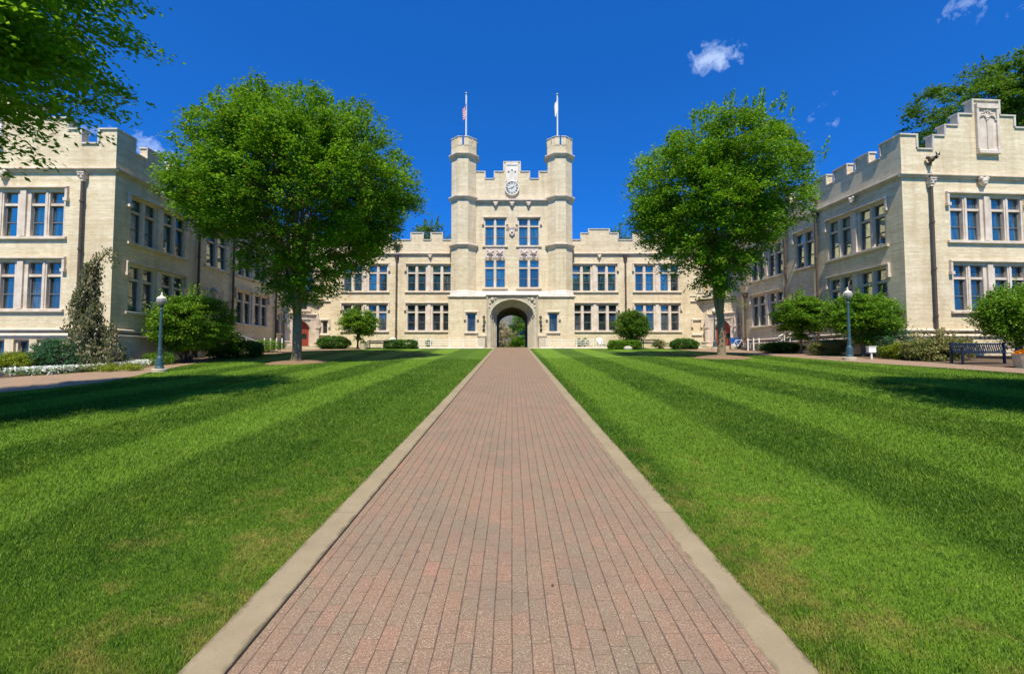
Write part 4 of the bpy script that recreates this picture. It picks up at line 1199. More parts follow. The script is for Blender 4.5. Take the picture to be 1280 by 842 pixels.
def make_shrub(name, label, cat, loc, rad, seed, n=150, per=40, rs=.22, llen=.07, mat='leaf_shrub', inner=.55, lumps=.2, stems=14, group=None, box=0.0, lift=.0, thick=.05, tilt=.6, parent_bark='bark_dark', shoots=0):
    g = np.random.default_rng(seed)
    T = thing(name, label, cat, loc, 0, group)
    rx, ry, rz_ = rad
    ld, la = lobes(g, 10)
    d = g.normal(size=(n, 3)); d /= np.linalg.norm(d, axis=1)[:, None]
    E = 1 - lumps + lumps * (np.maximum(0, d @ ld.T) ** 4 @ la)
    if box:
        mx = np.max(np.abs(d), axis=1); E = E * ((1 - box) + box / mx * .92)
    rho = inner + (1 - inner) * g.random(n) ** .5
    C = d * (rho * E)[:, None] * np.array([rx, ry, rz_]) + np.array([0, 0, rz_ + lift])
    C[:, 2] = np.maximum(C[:, 2], .04)
    P, A, B, idx = sprays(g, C, d, per, rs, thick, llen, tilt=tilt, droop=.15)
    P[:, 2] = np.maximum(P[:, 2], .01)
    tint = np.clip(g.normal(.45, .17, n)[idx] + g.normal(0, .15, len(P)), 0, 1)
    if shoots:
        ds = g.normal(size=(shoots, 3)); ds[:, 2] = np.abs(ds[:, 2]) + .5; ds /= np.linalg.norm(ds, axis=1)[:, None]
        S0 = ds * np.array([rx, ry, rz_]) + np.array([0, 0, rz_ + lift]); k = 12
        si = np.repeat(np.arange(shoots), k); t = np.tile(np.linspace(0, 1, k), shoots)
        PS = S0[si] + ds[si] * (t * rs * 1.6)[:, None] + g.normal(0, .02, (len(si), 3))
        AS = g.normal(size=(len(si), 3)); AS /= np.linalg.norm(AS, axis=1)[:, None]; BS = np.cross(AS, g.normal(size=(len(si), 3))); BS /= np.linalg.norm(BS, axis=1)[:, None]
        P = np.vstack([P, PS]); A = np.vstack([A, AS * llen / 2]); B = np.vstack([B, BS * llen * .25]); tint = np.concatenate([tint, np.full(len(PS), .8)])
    leaf_mesh('foliage', P, A, B, tint, mat, T)
    if stems:
        mb = MB()
        for k in range(stems):
            j = g.integers(len(C)); b = C[j] * .92
            a = np.array([g.normal(0, rx * .08), g.normal(0, ry * .08), -.05])
            mid = np.array([a[0] * .6 + b[0] * .4, a[1] * .6 + b[1] * .4, b[2] * .55])
            r0 = .012 + .012 * rz_
            mb.tube([a, mid, b], [r0, r0 * .7, .004], 5, False)
        mb.build('stems', parent_bark, T)
    return T
def at(x, y, dz=0.0): return (x, y, terr(x, y) + dz)
def pxg(px, Y):   # X of photo column px at depth Y
    return (px - 640) * Y / 585.0

make_shrub('garden_hedge', 'low dark hedge in sunlight far beyond the archway', 'hedge', (0.3, 79, 2.4), (4.2, .8, .8), 140, n=240, per=60, rs=.4, llen=.2, mat='leaf_dark', inner=.5, stems=3)
# ---- left side planting
make_shrub('leafy_shrub', 'large bright green rounded shrub against the left wing behind the lamp post', 'shrub', at(-17.75, 25.6), (1.65, 1.5, 1.9), 101, n=560, per=90, rs=.32, llen=.12, stems=20, lumps=.3, shoots=40, lift=.1)
make_shrub('leafy_shrub', 'medium olive green shrub below the carved niche of the left wing', 'shrub', at(-17.75, 28.4), (1.0, .95, 1.25), 102, n=260, per=80, rs=.26, llen=.11, mat='leaf_yellow' if False else 'leaf_shrub', lumps=.3)
make_shrub('rounded_hedge', 'clipped rounded green hedge beside the left side walk', 'hedge', at(-16.9, 29.6), (1.1, .9, .52), 103, n=420, per=60, rs=.16, llen=.075, mat='leaf_box', inner=.8, lumps=.08, box=.3)
make_shrub('low_shrub', 'low bright green mound of foliage near the left wing corner', 'shrub', at(-18.3, 24.3), (.7, .6, .34), 104, n=90, per=40, rs=.16, llen=.07, mat='leaf_shrub')
make_shrub('low_shrub', 'low dark green shrub row under the drainpipe of the left wing', 'shrub', at(-17.4, 33.2), (1.4, .7, .5), 119, n=120, per=40, rs=.22, llen=.08, mat='leaf_shrub')
make_shrub('evergreen_shrub', 'blue-green spreading evergreen left of the weeping tree', 'shrub', (-19.9, 20.6, terr(-19.9, 20.6)), (1.15, .95, .72), 105, n=300, per=80, rs=.22, llen=.075, mat='leaf_blue')
make_shrub('juniper_bush', 'yellow-green juniper beside the blue-green evergreen', 'shrub', (-21.3, 20.2, terr(-21.3, 20.2)), (1.0, .8, .45), 106, n=220, per=80, rs=.22, llen=.075, mat='leaf_yellow')
make_shrub('juniper_bush', 'yellow-green juniper at the left edge of the view', 'shrub', (-22.6, 19.7, terr(-22.6, 19.7)), (.95, .8, .40), 107, n=200, per=80, rs=.22, llen=.075, mat='leaf_yellow')
make_shrub('ground_cover', 'low green ground cover behind the white flowers', 'ground cover', at(-17.9, 20.6), (1.7, .55, .17), 108, n=150, per=40, rs=.2, llen=.06, mat='leaf_yellow', stems=0)
def flowers(name, label, pts, seed, mat, w=.28, n=260, fs=.07, h=.14):
    g = np.random.default_rng(seed)
    T = thing(name, label, 'flowers', (pts[0][0], pts[0][1], terr(*pts[0])))
    t = g.random(n * 9) * (len(pts) - 1); i = t.astype(int); f = t - i
    Pn = np.array(pts); P2 = Pn[i] * (1 - f)[:, None] + Pn[i + 1] * f[:, None] + g.normal(0, w * .5, (len(t), 2))
    z = np_terr(P2[:, 0], P2[:, 1]) + h * g.random(len(t)) ** .5
    P = np.stack([P2[:, 0], P2[:, 1], z], 1) - np.array(T.location)
    A = g.normal(size=P.shape); A[:, 2] *= .4; A /= np.linalg.norm(A, axis=1)[:, None]
    nr = g.normal(0, .5, P.shape); nr[:, 2] += 1; B = np.cross(A, nr); B /= np.linalg.norm(B, axis=1)[:, None]
    k = g.random(len(t)) < .55
    Pt = P[k].copy(); Pt[:, 2] += .03
    leaf_mesh('blossoms', Pt, A[k] * fs / 2, B[k] * fs / 2 * .8, g.random(k.sum()), mat, T)
    leaf_mesh('foliage', P[~k], A[~k] * .04, B[~k] * .02, g.random((~k).sum()) * .8, 'leaf_shrub', T)
    return T
flowers('flower_border', 'border of small white flowers along the left brick walk', [(-20.0, 18.9), (-19.4, 19.1), (-19.05, 19.6), (-18.7, 20.4), (-18.35, 21.2), (-18.1, 22.0), (-18.3, 22.8), (-18.7, 23.6)], 5, 'petals_white', .62, 760, .085, .32)
# weeping tree
def weeping():
    g = np.random.default_rng(42)
    T = thing('weeping_tree', 'grey-green weeping tree hanging like a ragged cone beside the left wing corner', 'tree', (-19.35, 21.4, terr(-19.35, 21.4)))
    n = 340; P = []; A = []; B = []; tn = []
    H = 5.4
    hh = g.random(n) ** 1.5
    for i in range(n):
        z0 = .35 + hh[i] * (H - .6)
        rr = (.16 + 1.5 * (1 - z0 / H) ** 1.9) * g.uniform(.2, 1.05)
        a = g.random() * 6.283
        lean = .18 * math.sin(z0 * 1.3)
        L = g.uniform(.35, .95)
        k = int(60 * L)
        t = g.random(k)
        x = lean + math.cos(a) * (rr + .12 * np.sin(t * 3)) ; y = math.sin(a) * (rr + .12 * np.sin(t * 3))
        z = np.maximum(z0 - L * t, .05)
        Q = np.stack([x + g.normal(0, .07, k), y + g.normal(0, .07, k), z], 1)
        P.append(Q); aa = g.normal(0, .5, (k, 3)); aa[:, 2] -= 1; aa /= np.linalg.norm(aa, axis=1)[:, None]
        bb = np.cross(aa, g.normal(size=(k, 3))); bb /= np.linalg.norm(bb, axis=1)[:, None]
        l = g.uniform(.05, .10, k)
        A.append(aa * l[:, None]); B.append(bb * (l * .42)[:, None]); tn.append(np.clip(g.normal(.45, .15) + g.normal(0, .2, k), 0, 1))
    # arching tip
    for (px_, pz) in ((.35, 5.25), (.6, 5.45), (.85, 5.35), (.95, 5.0), (.2, 4.95), (-.05, 4.7)):
        k = 55; Q = g.normal(0, .13, (k, 3)) + np.array([px_, 0, pz]); P.append(Q)
        aa = g.normal(0, .6, (k, 3)); aa[:, 2] -= .8; aa /= np.linalg.norm(aa, axis=1)[:, None]; bb = np.cross(aa, g.normal(size=(k, 3))); bb /= np.linalg.norm(bb, axis=1)[:, None]
        A.append(aa * .07); B.append(bb * .03); tn.append(np.clip(g.normal(.55, .2, k), 0, 1))
    leaf_mesh('crown', np.vstack(P), np.vstack(A), np.vstack(B), np.concatenate(tn), 'leaf_weeping', T)
    mb = MB(); mb.tube([(0, 0, -.1), (.05, 0, 1.2), (.2, 0, 2.6), (.05, 0, 4.0), (.3, 0, 5.0), (.65, 0, 5.4), (.95, 0, 5.1)], [.12, .1, .08, .06, .04, .025, .01], 7)
    mb.build('trunk', 'bark_dark', T, smooth=True)
weeping()
# low garden wall at far left
mb = MB(); mb.box(-23.5, -20.05, 18.25, 18.5, .4, 1.02); o = mb.build('garden_wall', 'boulder'); tag(o, 'low grey stone garden wall in front of the yellow-green junipers', 'wall')

# ---- before the central range
zc_ = terr(0, 39)
make_shrub('box_mound', 'clipped oval boxwood beside the left corner door', 'shrub', at(pxg(417, 38.6), 38.6), (1.3, .8, .5), 110, n=380, per=60, rs=.18, llen=.10, mat='leaf_box', inner=.82, lumps=.05, stems=4)
make_tree('small_tree', 'small spreading tree in front of the range left of the tower', 'tree', at(pxg(447, 38.6), 38.6), 1.95, (1.7, 1.3, 1.5), .07, .5, 111, n_spray=260, per=90, rs=.34, llen=.14, mat='leaf_shrub', shoots=20, branches=40, nlimb=6, inner=.3, thick=.06)
make_shrub('box_hedge', 'low square clipped hedge left of the tower', 'hedge', at(pxg(501, 39.0), 39.0), (1.35, .5, .36), 112, n=420, per=50, rs=.16, llen=.09, mat='leaf_box', inner=.85, lumps=.03, box=.9, stems=3)
make_tree('small_tree', 'dense rounded small tree in front of the range right of the tower', 'tree', at(pxg(789, 38.9), 38.9), 1.75, (1.6, 1.3, 1.5), .07, .4, 113, n_spray=380, per=80, rs=.3, llen=.13, mat='leaf_dark', shoots=20, branches=40, nlimb=6, inner=.3, thick=.08)
make_shrub('box_hedge', 'low square clipped hedge under the rounded small tree', 'hedge', at(pxg(781, 38.1), 38.1), (1.3, .45, .36), 114, n=400, per=50, rs=.16, llen=.09, mat='leaf_shrub', inner=.85, lumps=.05, box=.8, stems=3)
make_shrub('box_mound', 'clipped dome boxwood beside the right corner door', 'shrub', at(pxg(856, 38.0), 38.0), (1.05, .75, .42), 115, n=360, per=60, rs=.16, llen=.10, mat='leaf_box', inner=.82, lumps=.05, stems=4)
make_shrub('grass_clump', 'small olive clump of tall grass between hedge and dome boxwood', 'plant', at(pxg(826, 38.6), 38.6), (.65, .4, .38), 116, n=60, per=40, rs=.16, llen=.09, mat='leaf_dry', stems=4)
for i, (px_, s_, lab) in enumerate(((536, .3, 'small dark potted plant left of the tower railing'), (724, .32, 'small dark plant by the right end of the tower railing'), (731, .38, 'taller dark plant by the right end of the tower railing'))):
    make_shrub('flower_pot_plant', lab, 'plant', at(pxg(px_, 40.1), 40.1, .12), (s_, s_, s_ * 1.1), 130 + i, n=26, per=26, rs=.12, llen=.1, mat='leaf_dark', stems=5)

# ---- right side planting
make_tree('small_tree', 'layered small tree with several stems beside the right wing', 'tree', at(17.05, 27.6), 2.15, (1.55, 1.4, 1.35), .07, .7, 120, n_spray=330, per=120, rs=.38, llen=.125, mat='leaf_shrub', shoots=24, branches=50, nlimb=7, inner=.3, thick=.05)
make_tree('small_tree', 'broad layered small tree between the right lamp post and the wing', 'tree', at(18.15, 24.2), 1.85, (1.95, 1.3, 1.5), .07, .5, 121, n_spray=480, per=110, rs=.38, llen=.12, mat='leaf_shrub', shoots=24, branches=60, nlimb=8, inner=.3, thick=.05)
make_shrub('fern_hedge', 'low dark fern bed at the foot of the right wing', 'hedge', at(16.9, 29.5), (1.5, .7, .38), 122, n=260, per=60, rs=.2, llen=.08, mat='leaf_dark', stems=4)
make_shrub('grassy_hedge', 'rounded olive hedge below the layered small trees', 'hedge', at(17.1, 25.3), (1.0, .6, .42), 123, n=240, per=60, rs=.18, llen=.08, mat='leaf_dry', inner=.7, stems=4)
make_shrub('low_shrub', 'low bright yellow-green shrub right of the small white sign', 'shrub', at(18.5, 22.15), (.85, .5, .36), 124, n=170, per=60, rs=.2, llen=.08, mat='leaf_yellow')
make_shrub('evergreen_shrub', 'dark green shrub at the right wing corner behind the yellow-green shrub', 'shrub', at(19.0, 23.0), (1.0, .5, .62), 129, n=110, per=40, rs=.22, llen=.08, mat='leaf_blue')
make_shrub('grass_clump', 'broad feathery olive and tan shrub left of the navy bench', 'plant', at(19.15, 21.2), (1.25, .7, .52), 125, n=300, per=60, rs=.26, llen=.12, mat='leaf_dry', lumps=.3, tilt=1.2, shoots=60)
make_tree('viburnum', 'large pale-speckled shrub behind the navy bench and the flower planter', 'shrub', at(23.1, 21.3), 1.85, (1.85, 1.2, 1.5), .06, .4, 126, n_spray=400, per=100, rs=.34, llen=.12, mat='leaf_yellow' if False else 'leaf_shrub', shoots=40, branches=60, nlimb=8, inner=.3, tip_tint=.03)

# ------------------------------------------------------------------ lamps
def lamp_post(label, loc):
    T = thing('street_lamp', label, 'lamp post', loc, 0, 'globe lamp posts beside the lawns')
    mb = MB(); mb.lathe([(.28, -.2), (.28, .12), (.25, .15)], 0, 0, 20); mb.build('footing', 'concrete', T)
    mb = MB(); mb.lathe([(.17, .12), (.17, .2), (.145, .24), (.13, .55), (.115, .62), (.085, .68), (.075, .95), (.085, .98), (.07, 1.02), (.062, 1.6), (.045, 2.62), (.065, 2.64), (.065, 2.68), (.045, 2.72), (.05, 2.76), (.10, 2.82), (.11, 2.86)], 0, 0, 16)
    for k in range(8):
        t = k * math.pi / 4; mb.tube([(.135 * math.cos(t), .135 * math.sin(t), .22), (.11 * math.cos(t), .11 * math.sin(t), .6)], .018, 5)
    mb.build('pole', 'lamp_green', T, smooth=False)
    mb = MB(); mb.lathe([(.10, 2.86), (.16, 2.94), (.19, 3.04), (.175, 3.12), (.12, 3.20), (.05, 3.26), (.03, 3.28)], 0, 0, 20); gl = mb.build('globe', 'lamp_globe', T, smooth=True)
    mb = MB(); mb.lathe([(.175, 3.125), (.185, 3.13), (.14, 3.19), (.06, 3.25), (.03, 3.30), (.04, 3.33), (.012, 3.40), (.001, 3.42)], 0, 0, 20)
    for k in range(6):
        t = k * math.pi / 3; mb.tube([(.11 * math.cos(t), .11 * math.sin(t), 2.86), (.165 * math.cos(t), .165 * math.sin(t), 2.95), (.195 * math.cos(t), .195 * math.sin(t), 3.04), (.18 * math.cos(t), .18 * math.sin(t), 3.125)], .007, 4)
    mb.build('cap', 'pale_stone', gl)
    return T
lamp_post('green lamp post with a white globe in the left lawn edge beside the brick walk', at(-14.96, 19.9))
lamp_post('dark green lamp post with a pale globe on the edge of the right lawn', at(15.69, 21.77))
lamp_post('small distant lamp post in front of the right corner entrance', at(16.6, 38.3))

# ------------------------------------------------------------------ flagpoles
def flagpole(cx, label, z1=26.0):
    T = thing('flagpole', label, 'flagpole', (cx, 42.25, 20.6))
    mb = MB(); mb.lathe([(.10, 0), (.10, .4), (.055, .5), (.05, z1 - 20.7), (.02, z1 - 20.65)], 0, 0, 10); mb.build('pole', 'white_paint', T, smooth=False)
    mb = MB(); mb.ball((0, 0, z1 - 20.55), .10, 8); mb.build('finial', 'pot_stone', T, smooth=True)
    mb = MB(); mb.tube([(.09, 0, .8), (.07, 0, z1 - 20.8)], .008, 4); mb.build('halyard', 'white_paint', T)
flagpole(-4.24, 'white flagpole on the left turret of the tower'); flagpole(4.18, 'white flagpole on the right turret of the tower', 25.9)
def flag_mat():
    m, nt, out = new_mat('flag_us'); h = N(nt)
    a = h.n('UVMap'); u, v, _ = h.sep(a.outputs[0])
    stripe = h.math('GREATER_THAN', h.math('MODULO', h.math('MULTIPLY', v, 13.0), 2.0), 1.0)
    c = h.mix(stripe, (.55, .02, .03), (.80, .79, .77))
    can = h.math('MULTIPLY', h.math('LESS_THAN', u, .4), h.math('GREATER_THAN', v, 6 / 13))
    su = h.math('SUBTRACT', h.math('FRACT', h.math('MULTIPLY', u, 15.0)), .5); sv = h.math('SUBTRACT', h.math('FRACT', h.math('MULTIPLY', v, 16.7)), .5)
    star = h.math('LESS_THAN', h.math('ADD', h.math('MULTIPLY', su, su), h.math('MULTIPLY', sv, sv)), .06)
    c = h.mix(can, c, h.mix(star, (.02, .03, .16), (.8, .8, .8)))
    h.bsdf(out, c, .8)
    M['flag_us'] = m
flag_mat(); simple('flag_white', (.80, .77, .66), .8, .06)
def flag(name, label, cx, z0, z1, wd, mat, seed):
    g = random.Random(seed); n, m_ = 14, 16; v = []; f = []; uv = []
    for j in range(m_ + 1):
        t = j / m_
        for i in range(n + 1):
            s_ = i / n
            # a limp flag: gathered folds that slump down away from the pole
            x = cx + .06 + wd * s_ * (.75 + .25 * t) * (-1)
            yy = 42.2 + .14 * math.sin(s_ * 12 + t * 2) * (s_ * .8 + .2)
            z = z1 - (z1 - z0) * (1 - t) * .62 - (z1 - z0) * .38 * s_
            v.append((x, yy, z)); uv.append((s_, t))
    for j in range(m_):
        for i in range(n): k = j * (n + 1) + i; f.append((k, k + 1, k + n + 2, k + n + 1))
    me = bpy.data.meshes.new(name); me.from_pydata([(a - cx, b - 42.2, c_ - z0) for a, b, c_ in v], [], f)
    ul = me.uv_layers.new(name='UVMap')
    for lp_ in me.loops: ul.data[lp_.index].uv = uv[lp_.vertex_index]
    me.materials.append(M[mat]); me.polygons.foreach_set('use_smooth', [True] * len(f))
    o = link_mesh(name, me); o.location = (cx, 42.2, z0); tag(o, label, 'flag')
flag('flag', 'limp red, white and blue striped flag hanging from the left flagpole', -4.24, 23.35, 25.1, .42, 'flag_us', 1)
flag('flag', 'limp plain white flag hanging from the right flagpole', 4.18, 23.7, 25.6, .36, 'flag_white', 2)

# ------------------------------------------------------------------ railings, lanterns and other fittings
def railing(label, pts, zb, h=.75, group=None, mat='rail_white', bars=3, loc=None):
    o0 = pts[0]
    T = thing('railing', label, 'railing', (o0[0], o0[1], zb), 0, group)
    P = [(p[0] - o0[0], p[1] - o0[1]) for p in pts]
    mb = MB()
    for p, q_ in zip(P, P[1:]):
        for k in range(bars):
            z = h * (k + 1) / bars - (.02 if k else 0); mb.tube([(p[0], p[1], z), (q_[0], q_[1], z)], .022 if k < bars - 1 else .03, 6)
        L = math.hypot(q_[0] - p[0], q_[1] - p[1]); n = int(L / .16)
        for i in range(1, n): t = i / n; mb.tube([(p[0] + (q_[0] - p[0]) * t, p[1] + (q_[1] - p[1]) * t, h / bars), (p[0] + (q_[0] - p[0]) * t, p[1] + (q_[1] - p[1]) * t, h)], .009, 4)
    mb.build('rail', mat, T)
    for p in P:
        mb = MB(); mb.tube([(p[0], p[1], -.1), (p[0], p[1], h + .08)], .035, 8); mb.ball((p[0], p[1], h + .1), .045, 6); mb.build('post', mat, T)
zk = terr(0, 39.7) + .12
railing('white railing in front of the tower base left of the archway', [(x, 39.68) for x in (-2.9, -4.1, -5.3, -6.9, -8.6)], zk, .62)
railing('white railing in front of the tower base right of the archway', [(x, 39.68) for x in (2.9, 4.2, 5.5, 6.9)], zk, .62)
def lantern(label, x):
    T = thing('wall_lantern', label, 'lantern', (x, 41.02, 5.2), 0, 'lanterns beside the archway')
    mb = MB(); mb.tube([(0, 0, 0), (0, -.18, .1), (0, -.26, .02)], .02, 5); mb.build('bracket', 'bronze', T)
    mb = MB(); mb.lathe([(.05, -.3), (.13, -.05), (.15, .0), (.06, .1), (.01, .2)], 0, -.26, 6); mb.build('lamp_body', 'bronze', T)
    mb = MB(); mb.lathe([(.055, -.27), (.118, -.07)], 0, -.26, 12); mb.build('glass', 'lamp_globe', T)
lantern('bronze wall lantern left of the archway', -2.45); lantern('bronze wall lantern right of the archway', 2.5)
for x, sd in ((-2.48, 'left'), (2.55, 'right')):
    for z, s_, w_ in ((4.35, .16, 'small upper'), (3.95, .26, 'larger lower')):
        mb = MB(); mb.box(-.11, .11, -.05, 0, 0, s_); o = mb.build('plaque', 'bronze'); o.location = (x, 41.03, z)
        mb2 = MB(); mb2.box(-.08, .08, -.062, -.05, .03, s_ - .03); f_ = mb2.build('plaque_face', 'black_metal', o)
        tag(o, f'{w_} dark plaque on the wall {sd} of the archway', 'plaque')
# white posts beside the corner entrances
def bollard(x, y, label, grp, hh=.95):
    mb = MB(); mb.lathe([(.05, -.1), (.05, hh - .03), (.03, hh)], 0, 0, 10); o = mb.build('white_post', 'rail_white'); o.location = at(x, y)
    tag(o, label, 'post', grp)
for px_ in (330.5, 338, 345.5, 352.5): bollard(pxg(px_, 35.4), 35.4, 'slender white post beside the left side walk near the corner door', 'white posts near the left corner door')
for px_ in (935, 942, 949): bollard(pxg(px_, 35.6), 35.6, 'slender white post beside the right side walk near the corner door', 'white posts near the right corner door')
def handrail(label, a, b):
    T = thing('handrail', label, 'handrail', a)
    dx = [b[i] - a[i] for i in range(3)]
    mb = MB(); mb.tube([(0, 0, .85), (dx[0], dx[1], dx[2] + .85)], .035, 8); mb.tube([(0, 0, .5), (dx[0], dx[1], dx[2] + .5)], .025, 8); mb.build('rail', 'rail_white', T)
    for k in (0, .5, 1):
        mb = MB(); mb.tube([(dx[0] * k, dx[1] * k, dx[2] * k - .6), (dx[0] * k, dx[1] * k, dx[2] * k + .87)], .03, 8); mb.build('post', 'rail_white', T)
handrail('white sloping stair handrail above the rounded hedge at the left wing', (-18.3, 30.6, 2.45), (-17.6, 32.6, 1.85))
handrail('white sloping stair handrail behind the layered tree at the right wing', (17.1, 30.0, 2.15), (18.2, 30.6, 2.55))

# bench
def bench(label, loc, rz, L=2.25, mat='bench_navy', h=.84):
    T = thing('park_bench', label, 'bench', loc, rz)
    mb = MB()
    for k in range(6): mb.box(-L / 2, L / 2, -.46 + k * .078, -.46 + k * .078 + .062, .42, .45)
    mb.build('seat', mat, T)
    mb = MB()
    n = int(L / .085)
    for k in range(n):
        x = -L / 2 + .06 + k * (L - .12) / (n - 1)
        mb.hexa([(x - .02, .02, .5), (x + .02, .02, .5), (x + .02, .04, .5), (x - .02, .04, .5), (x - .02, .11, h - .05), (x + .02, .11, h - .05), (x + .02, .13, h - .05), (x - .02, .13, h - .05)])
    mb.box(-L / 2, L / 2, .09, .15, h - .06, h); mb.box(-L / 2, L / 2, .0, .05, .46, .52)
    mb.build('backrest', mat, T)
    for sx in (-1, 1):
        x = sx * (L / 2 - .03)
        for y in (-.44, .06):
            mb = MB(); mb.box(x - .035, x + .035, y - .035, y + .035, -.03, .62 if y < 0 else h + .04); mb.build('leg', mat, T)
        mb = MB(); mb.box(x - .04, x + .04, -.5, .08, .62, .66); mb.build('armrest', mat, T)
def pxb(px, Y, dz=0): return at(pxg(px, Y), Y, dz)
bench('navy blue slatted bench on the walk before the right wing', at(18.85, 18.9), R(-3), 2.1)
bench('dark bench under the rounded small tree right of the tower', at(pxg(813, 38.9), 38.9), 0, 1.5, 'black_metal', .8)
bench('dark low bench beside the stone pot left of the tower', at(pxg(472, 38.9), 38.9), 0, 1.4, 'black_metal', .7)
# planters
def planter(label, loc, r, h, flower=True):
    T = thing('flower_planter', label, 'planter', loc)
    mb = MB(); mb.lathe([(r * .88, -.05), (r, h * .6), (r * 1.03, h * .9), (r * 1.06, h), (r * .95, h), (r * .93, h * .85)], 0, 0, 28); mb.build('pot', 'pot_stone', T)
    mb = MB(); mb.lathe([(r * .93, h * .85), (.01, h * .86)], 0, 0, 20); mb.build('soil', 'soil', T)
    g = np.random.default_rng(9); n = 1500
    d = g.normal(size=(n, 3)); d[:, 2] = np.abs(d[:, 2]); d /= np.linalg.norm(d, axis=1)[:, None]
    P = d * np.array([r * .98, r * .98, .2]) * (g.random(n) ** .3)[:, None]; P[:, 2] += h * .93
    A = g.normal(size=(n, 3)); A /= np.linalg.norm(A, axis=1)[:, None]; B = np.cross(A, g.normal(size=(n, 3))); B /= np.linalg.norm(B, axis=1)[:, None]
    leaf_mesh('blossoms' if flower else 'foliage', P, A * .035, B * .03, g.random(n), 'petals_orange' if flower else 'leaf_shrub', T)
planter('round stone planter of orange flowers right of the navy bench', at(18.65, 16.85), .46, .52)
planter('small square-looking stone pot below the small tree left of the tower', at(pxg(454, 38.2), 38.2), .28, .5, False)
# small white sign box on a post
T = thing('utility_sign', 'small white box sign on a short post by the right walk', 'sign', at(pxg(1089, 22.2), 22.2))
mb = MB(); mb.tube([(0, 0, -.1), (0, 0, .42)], .04, 8); mb.build('post', 'white_paint', T)
mb = MB(); mb.box(-.17, .17, -.08, .08, .32, .58); mb.build('box', 'white_paint', T)
mb = MB(); mb.box(-.19, .19, -.1, .1, .58, .62); mb.build('lid', 'pale_stone', T)
# blue notice board by the right corner door
T = thing('notice_board', 'small blue notice board by the right corner entrance', 'sign', at(pxg(918, 37.4), 37.4))
for sx in (-.32, .32):
    mb = MB(); mb.box(sx - .03, sx + .03, -.03, .03, -.1, .9); mb.build('post', 'black_metal', T)
mb = MB(); mb.box(-.35, .35, -.05, -.031, .45, .95); mb.build('panel', 'sign_blue', T)
# white garden chairs
def chair(label, loc, rz):
    T = thing('garden_chair', label, 'chair', loc, rz)
    mb = MB()
    for k in range(5): mb.hexa([(-.28, -.4 + k * .13, .36 - k * .025), (.28, -.4 + k * .13, .36 - k * .025), (.28, -.29 + k * .13, .34 - k * .025), (-.28, -.29 + k * .13, .34 - k * .025), (-.28, -.4 + k * .13, .38 - k * .025), (.28, -.4 + k * .13, .38 - k * .025), (.28, -.29 + k * .13, .36 - k * .025), (-.28, -.29 + k * .13, .36 - k * .025)])
    mb.build('seat', 'white_paint', T)
    mb = MB()
    for k in range(5):
        x = -.24 + k * .12; t_ = .95 - abs(k - 2) * .05
        mb.hexa([(x - .05, .2, .22), (x + .05, .2, .22), (x + .05, .22, .22), (x - .05, .22, .22), (x - .055, .48, t_), (x + .055, .48, t_), (x + .055, .5, t_), (x - .055, .5, t_)])
    mb.build('backrest', 'white_paint', T)
    for sx in (-.33, .33):
        mb = MB(); mb.box(sx - .07, sx + .07, -.45, .32, .56, .59); mb.build('armrest', 'white_paint', T)
        mb = MB(); mb.box(sx - .02, sx + .02, -.42, -.32, -.02, .56); mb.build('leg', 'white_paint', T)
        mb = MB(); mb.hexa([(sx - .02, .3, -.02), (sx + .02, .3, -.02), (sx + .02, .42, -.02), (sx - .02, .42, -.02), (sx - .02, -.1, .3), (sx + .02, -.1, .3), (sx + .02, .0, .34), (sx - .02, .0, .34)]); mb.build('leg', 'white_paint', T)
chair('white garden chair against the wall right of the tower railing', at(pxg(753, 39.9), 39.9, .02), R(25))
chair('white garden chair against the wall left of the tower railing', at(pxg(487, 40.2), 40.2, .02), R(-20))
mb = MB(); mb.ball((0, 0, .1), .33, 8, .7); o = mb.build('boulder', 'boulder', smooth=True); o.location = at(pxg(785, 37.4), 37.4); o.scale = (1.1, .8, .9); tag(o, 'pale round boulder in front of the square hedge right of the tower', 'rock')
# bicycles at the rack
def bicycle(label, loc, rz, col):
    T = thing('bicycle', label, 'bicycle', loc, rz, 'bicycles near the right corner door')
    for x in (-.52, .52):
        mb = MB(); n = 24; mb.tube([(x + .33 * math.cos(2 * math.pi * k / n), 0, .34 + .33 * math.sin(2 * math.pi * k / n)) for k in range(n + 1)], .018, 6, False)
        W = mb.build('wheel', 'tyre', T)
        mb = MB()
        for k in range(10): a_ = math.pi * k / 10; mb.tube([(x + .32 * math.cos(a_), 0, .34 + .32 * math.sin(a_)), (x - .32 * math.cos(a_), 0, .34 - .32 * math.sin(a_))], .003, 3)
        mb.build('spokes', 'rail_white', W)
    mb = MB(); bb = (-.05, 0, .3); st_ = (-.2, 0, .78); hd = (.36, 0, .8)
    for a_, b_ in ((bb, st_), (bb, hd), (st_, hd), (bb, (-.52, 0, .34)), (st_, (-.52, 0, .34)), (hd, (.52, 0, .34)), (st_, (-.23, 0, .9)), (hd, (.34, 0, .95))): mb.tube([a_, b_], .018, 6)
    mb.build('frame', col, T)
    mb = MB(); mb.hexa([(-.36, -.07, .9), (-.1, -.03, .9), (-.1, .03, .9), (-.36, .07, .9), (-.36, -.07, .94), (-.1, -.03, .94), (-.1, .03, .94), (-.36, .07, .94)]); mb.build('saddle', 'tyre', T)
    mb = MB(); mb.tube([(.28, -.25, .97), (.36, 0, .95), (.28, .25, .97)], .015, 6); mb.build('handlebar', 'black_metal', T)
bicycle('pale bicycle parked nearest the right corner door', at(pxg(923, 36.6), 36.6), R(15), 'rail_white')
bicycle('dark red bicycle parked next to the white posts', at(pxg(932, 36.3), 36.3), R(60), 'door_red')
bicycle('green bicycle parked against the right wing wall', at(pxg(942, 36.9), 36.9), R(40), 'lamp_green')
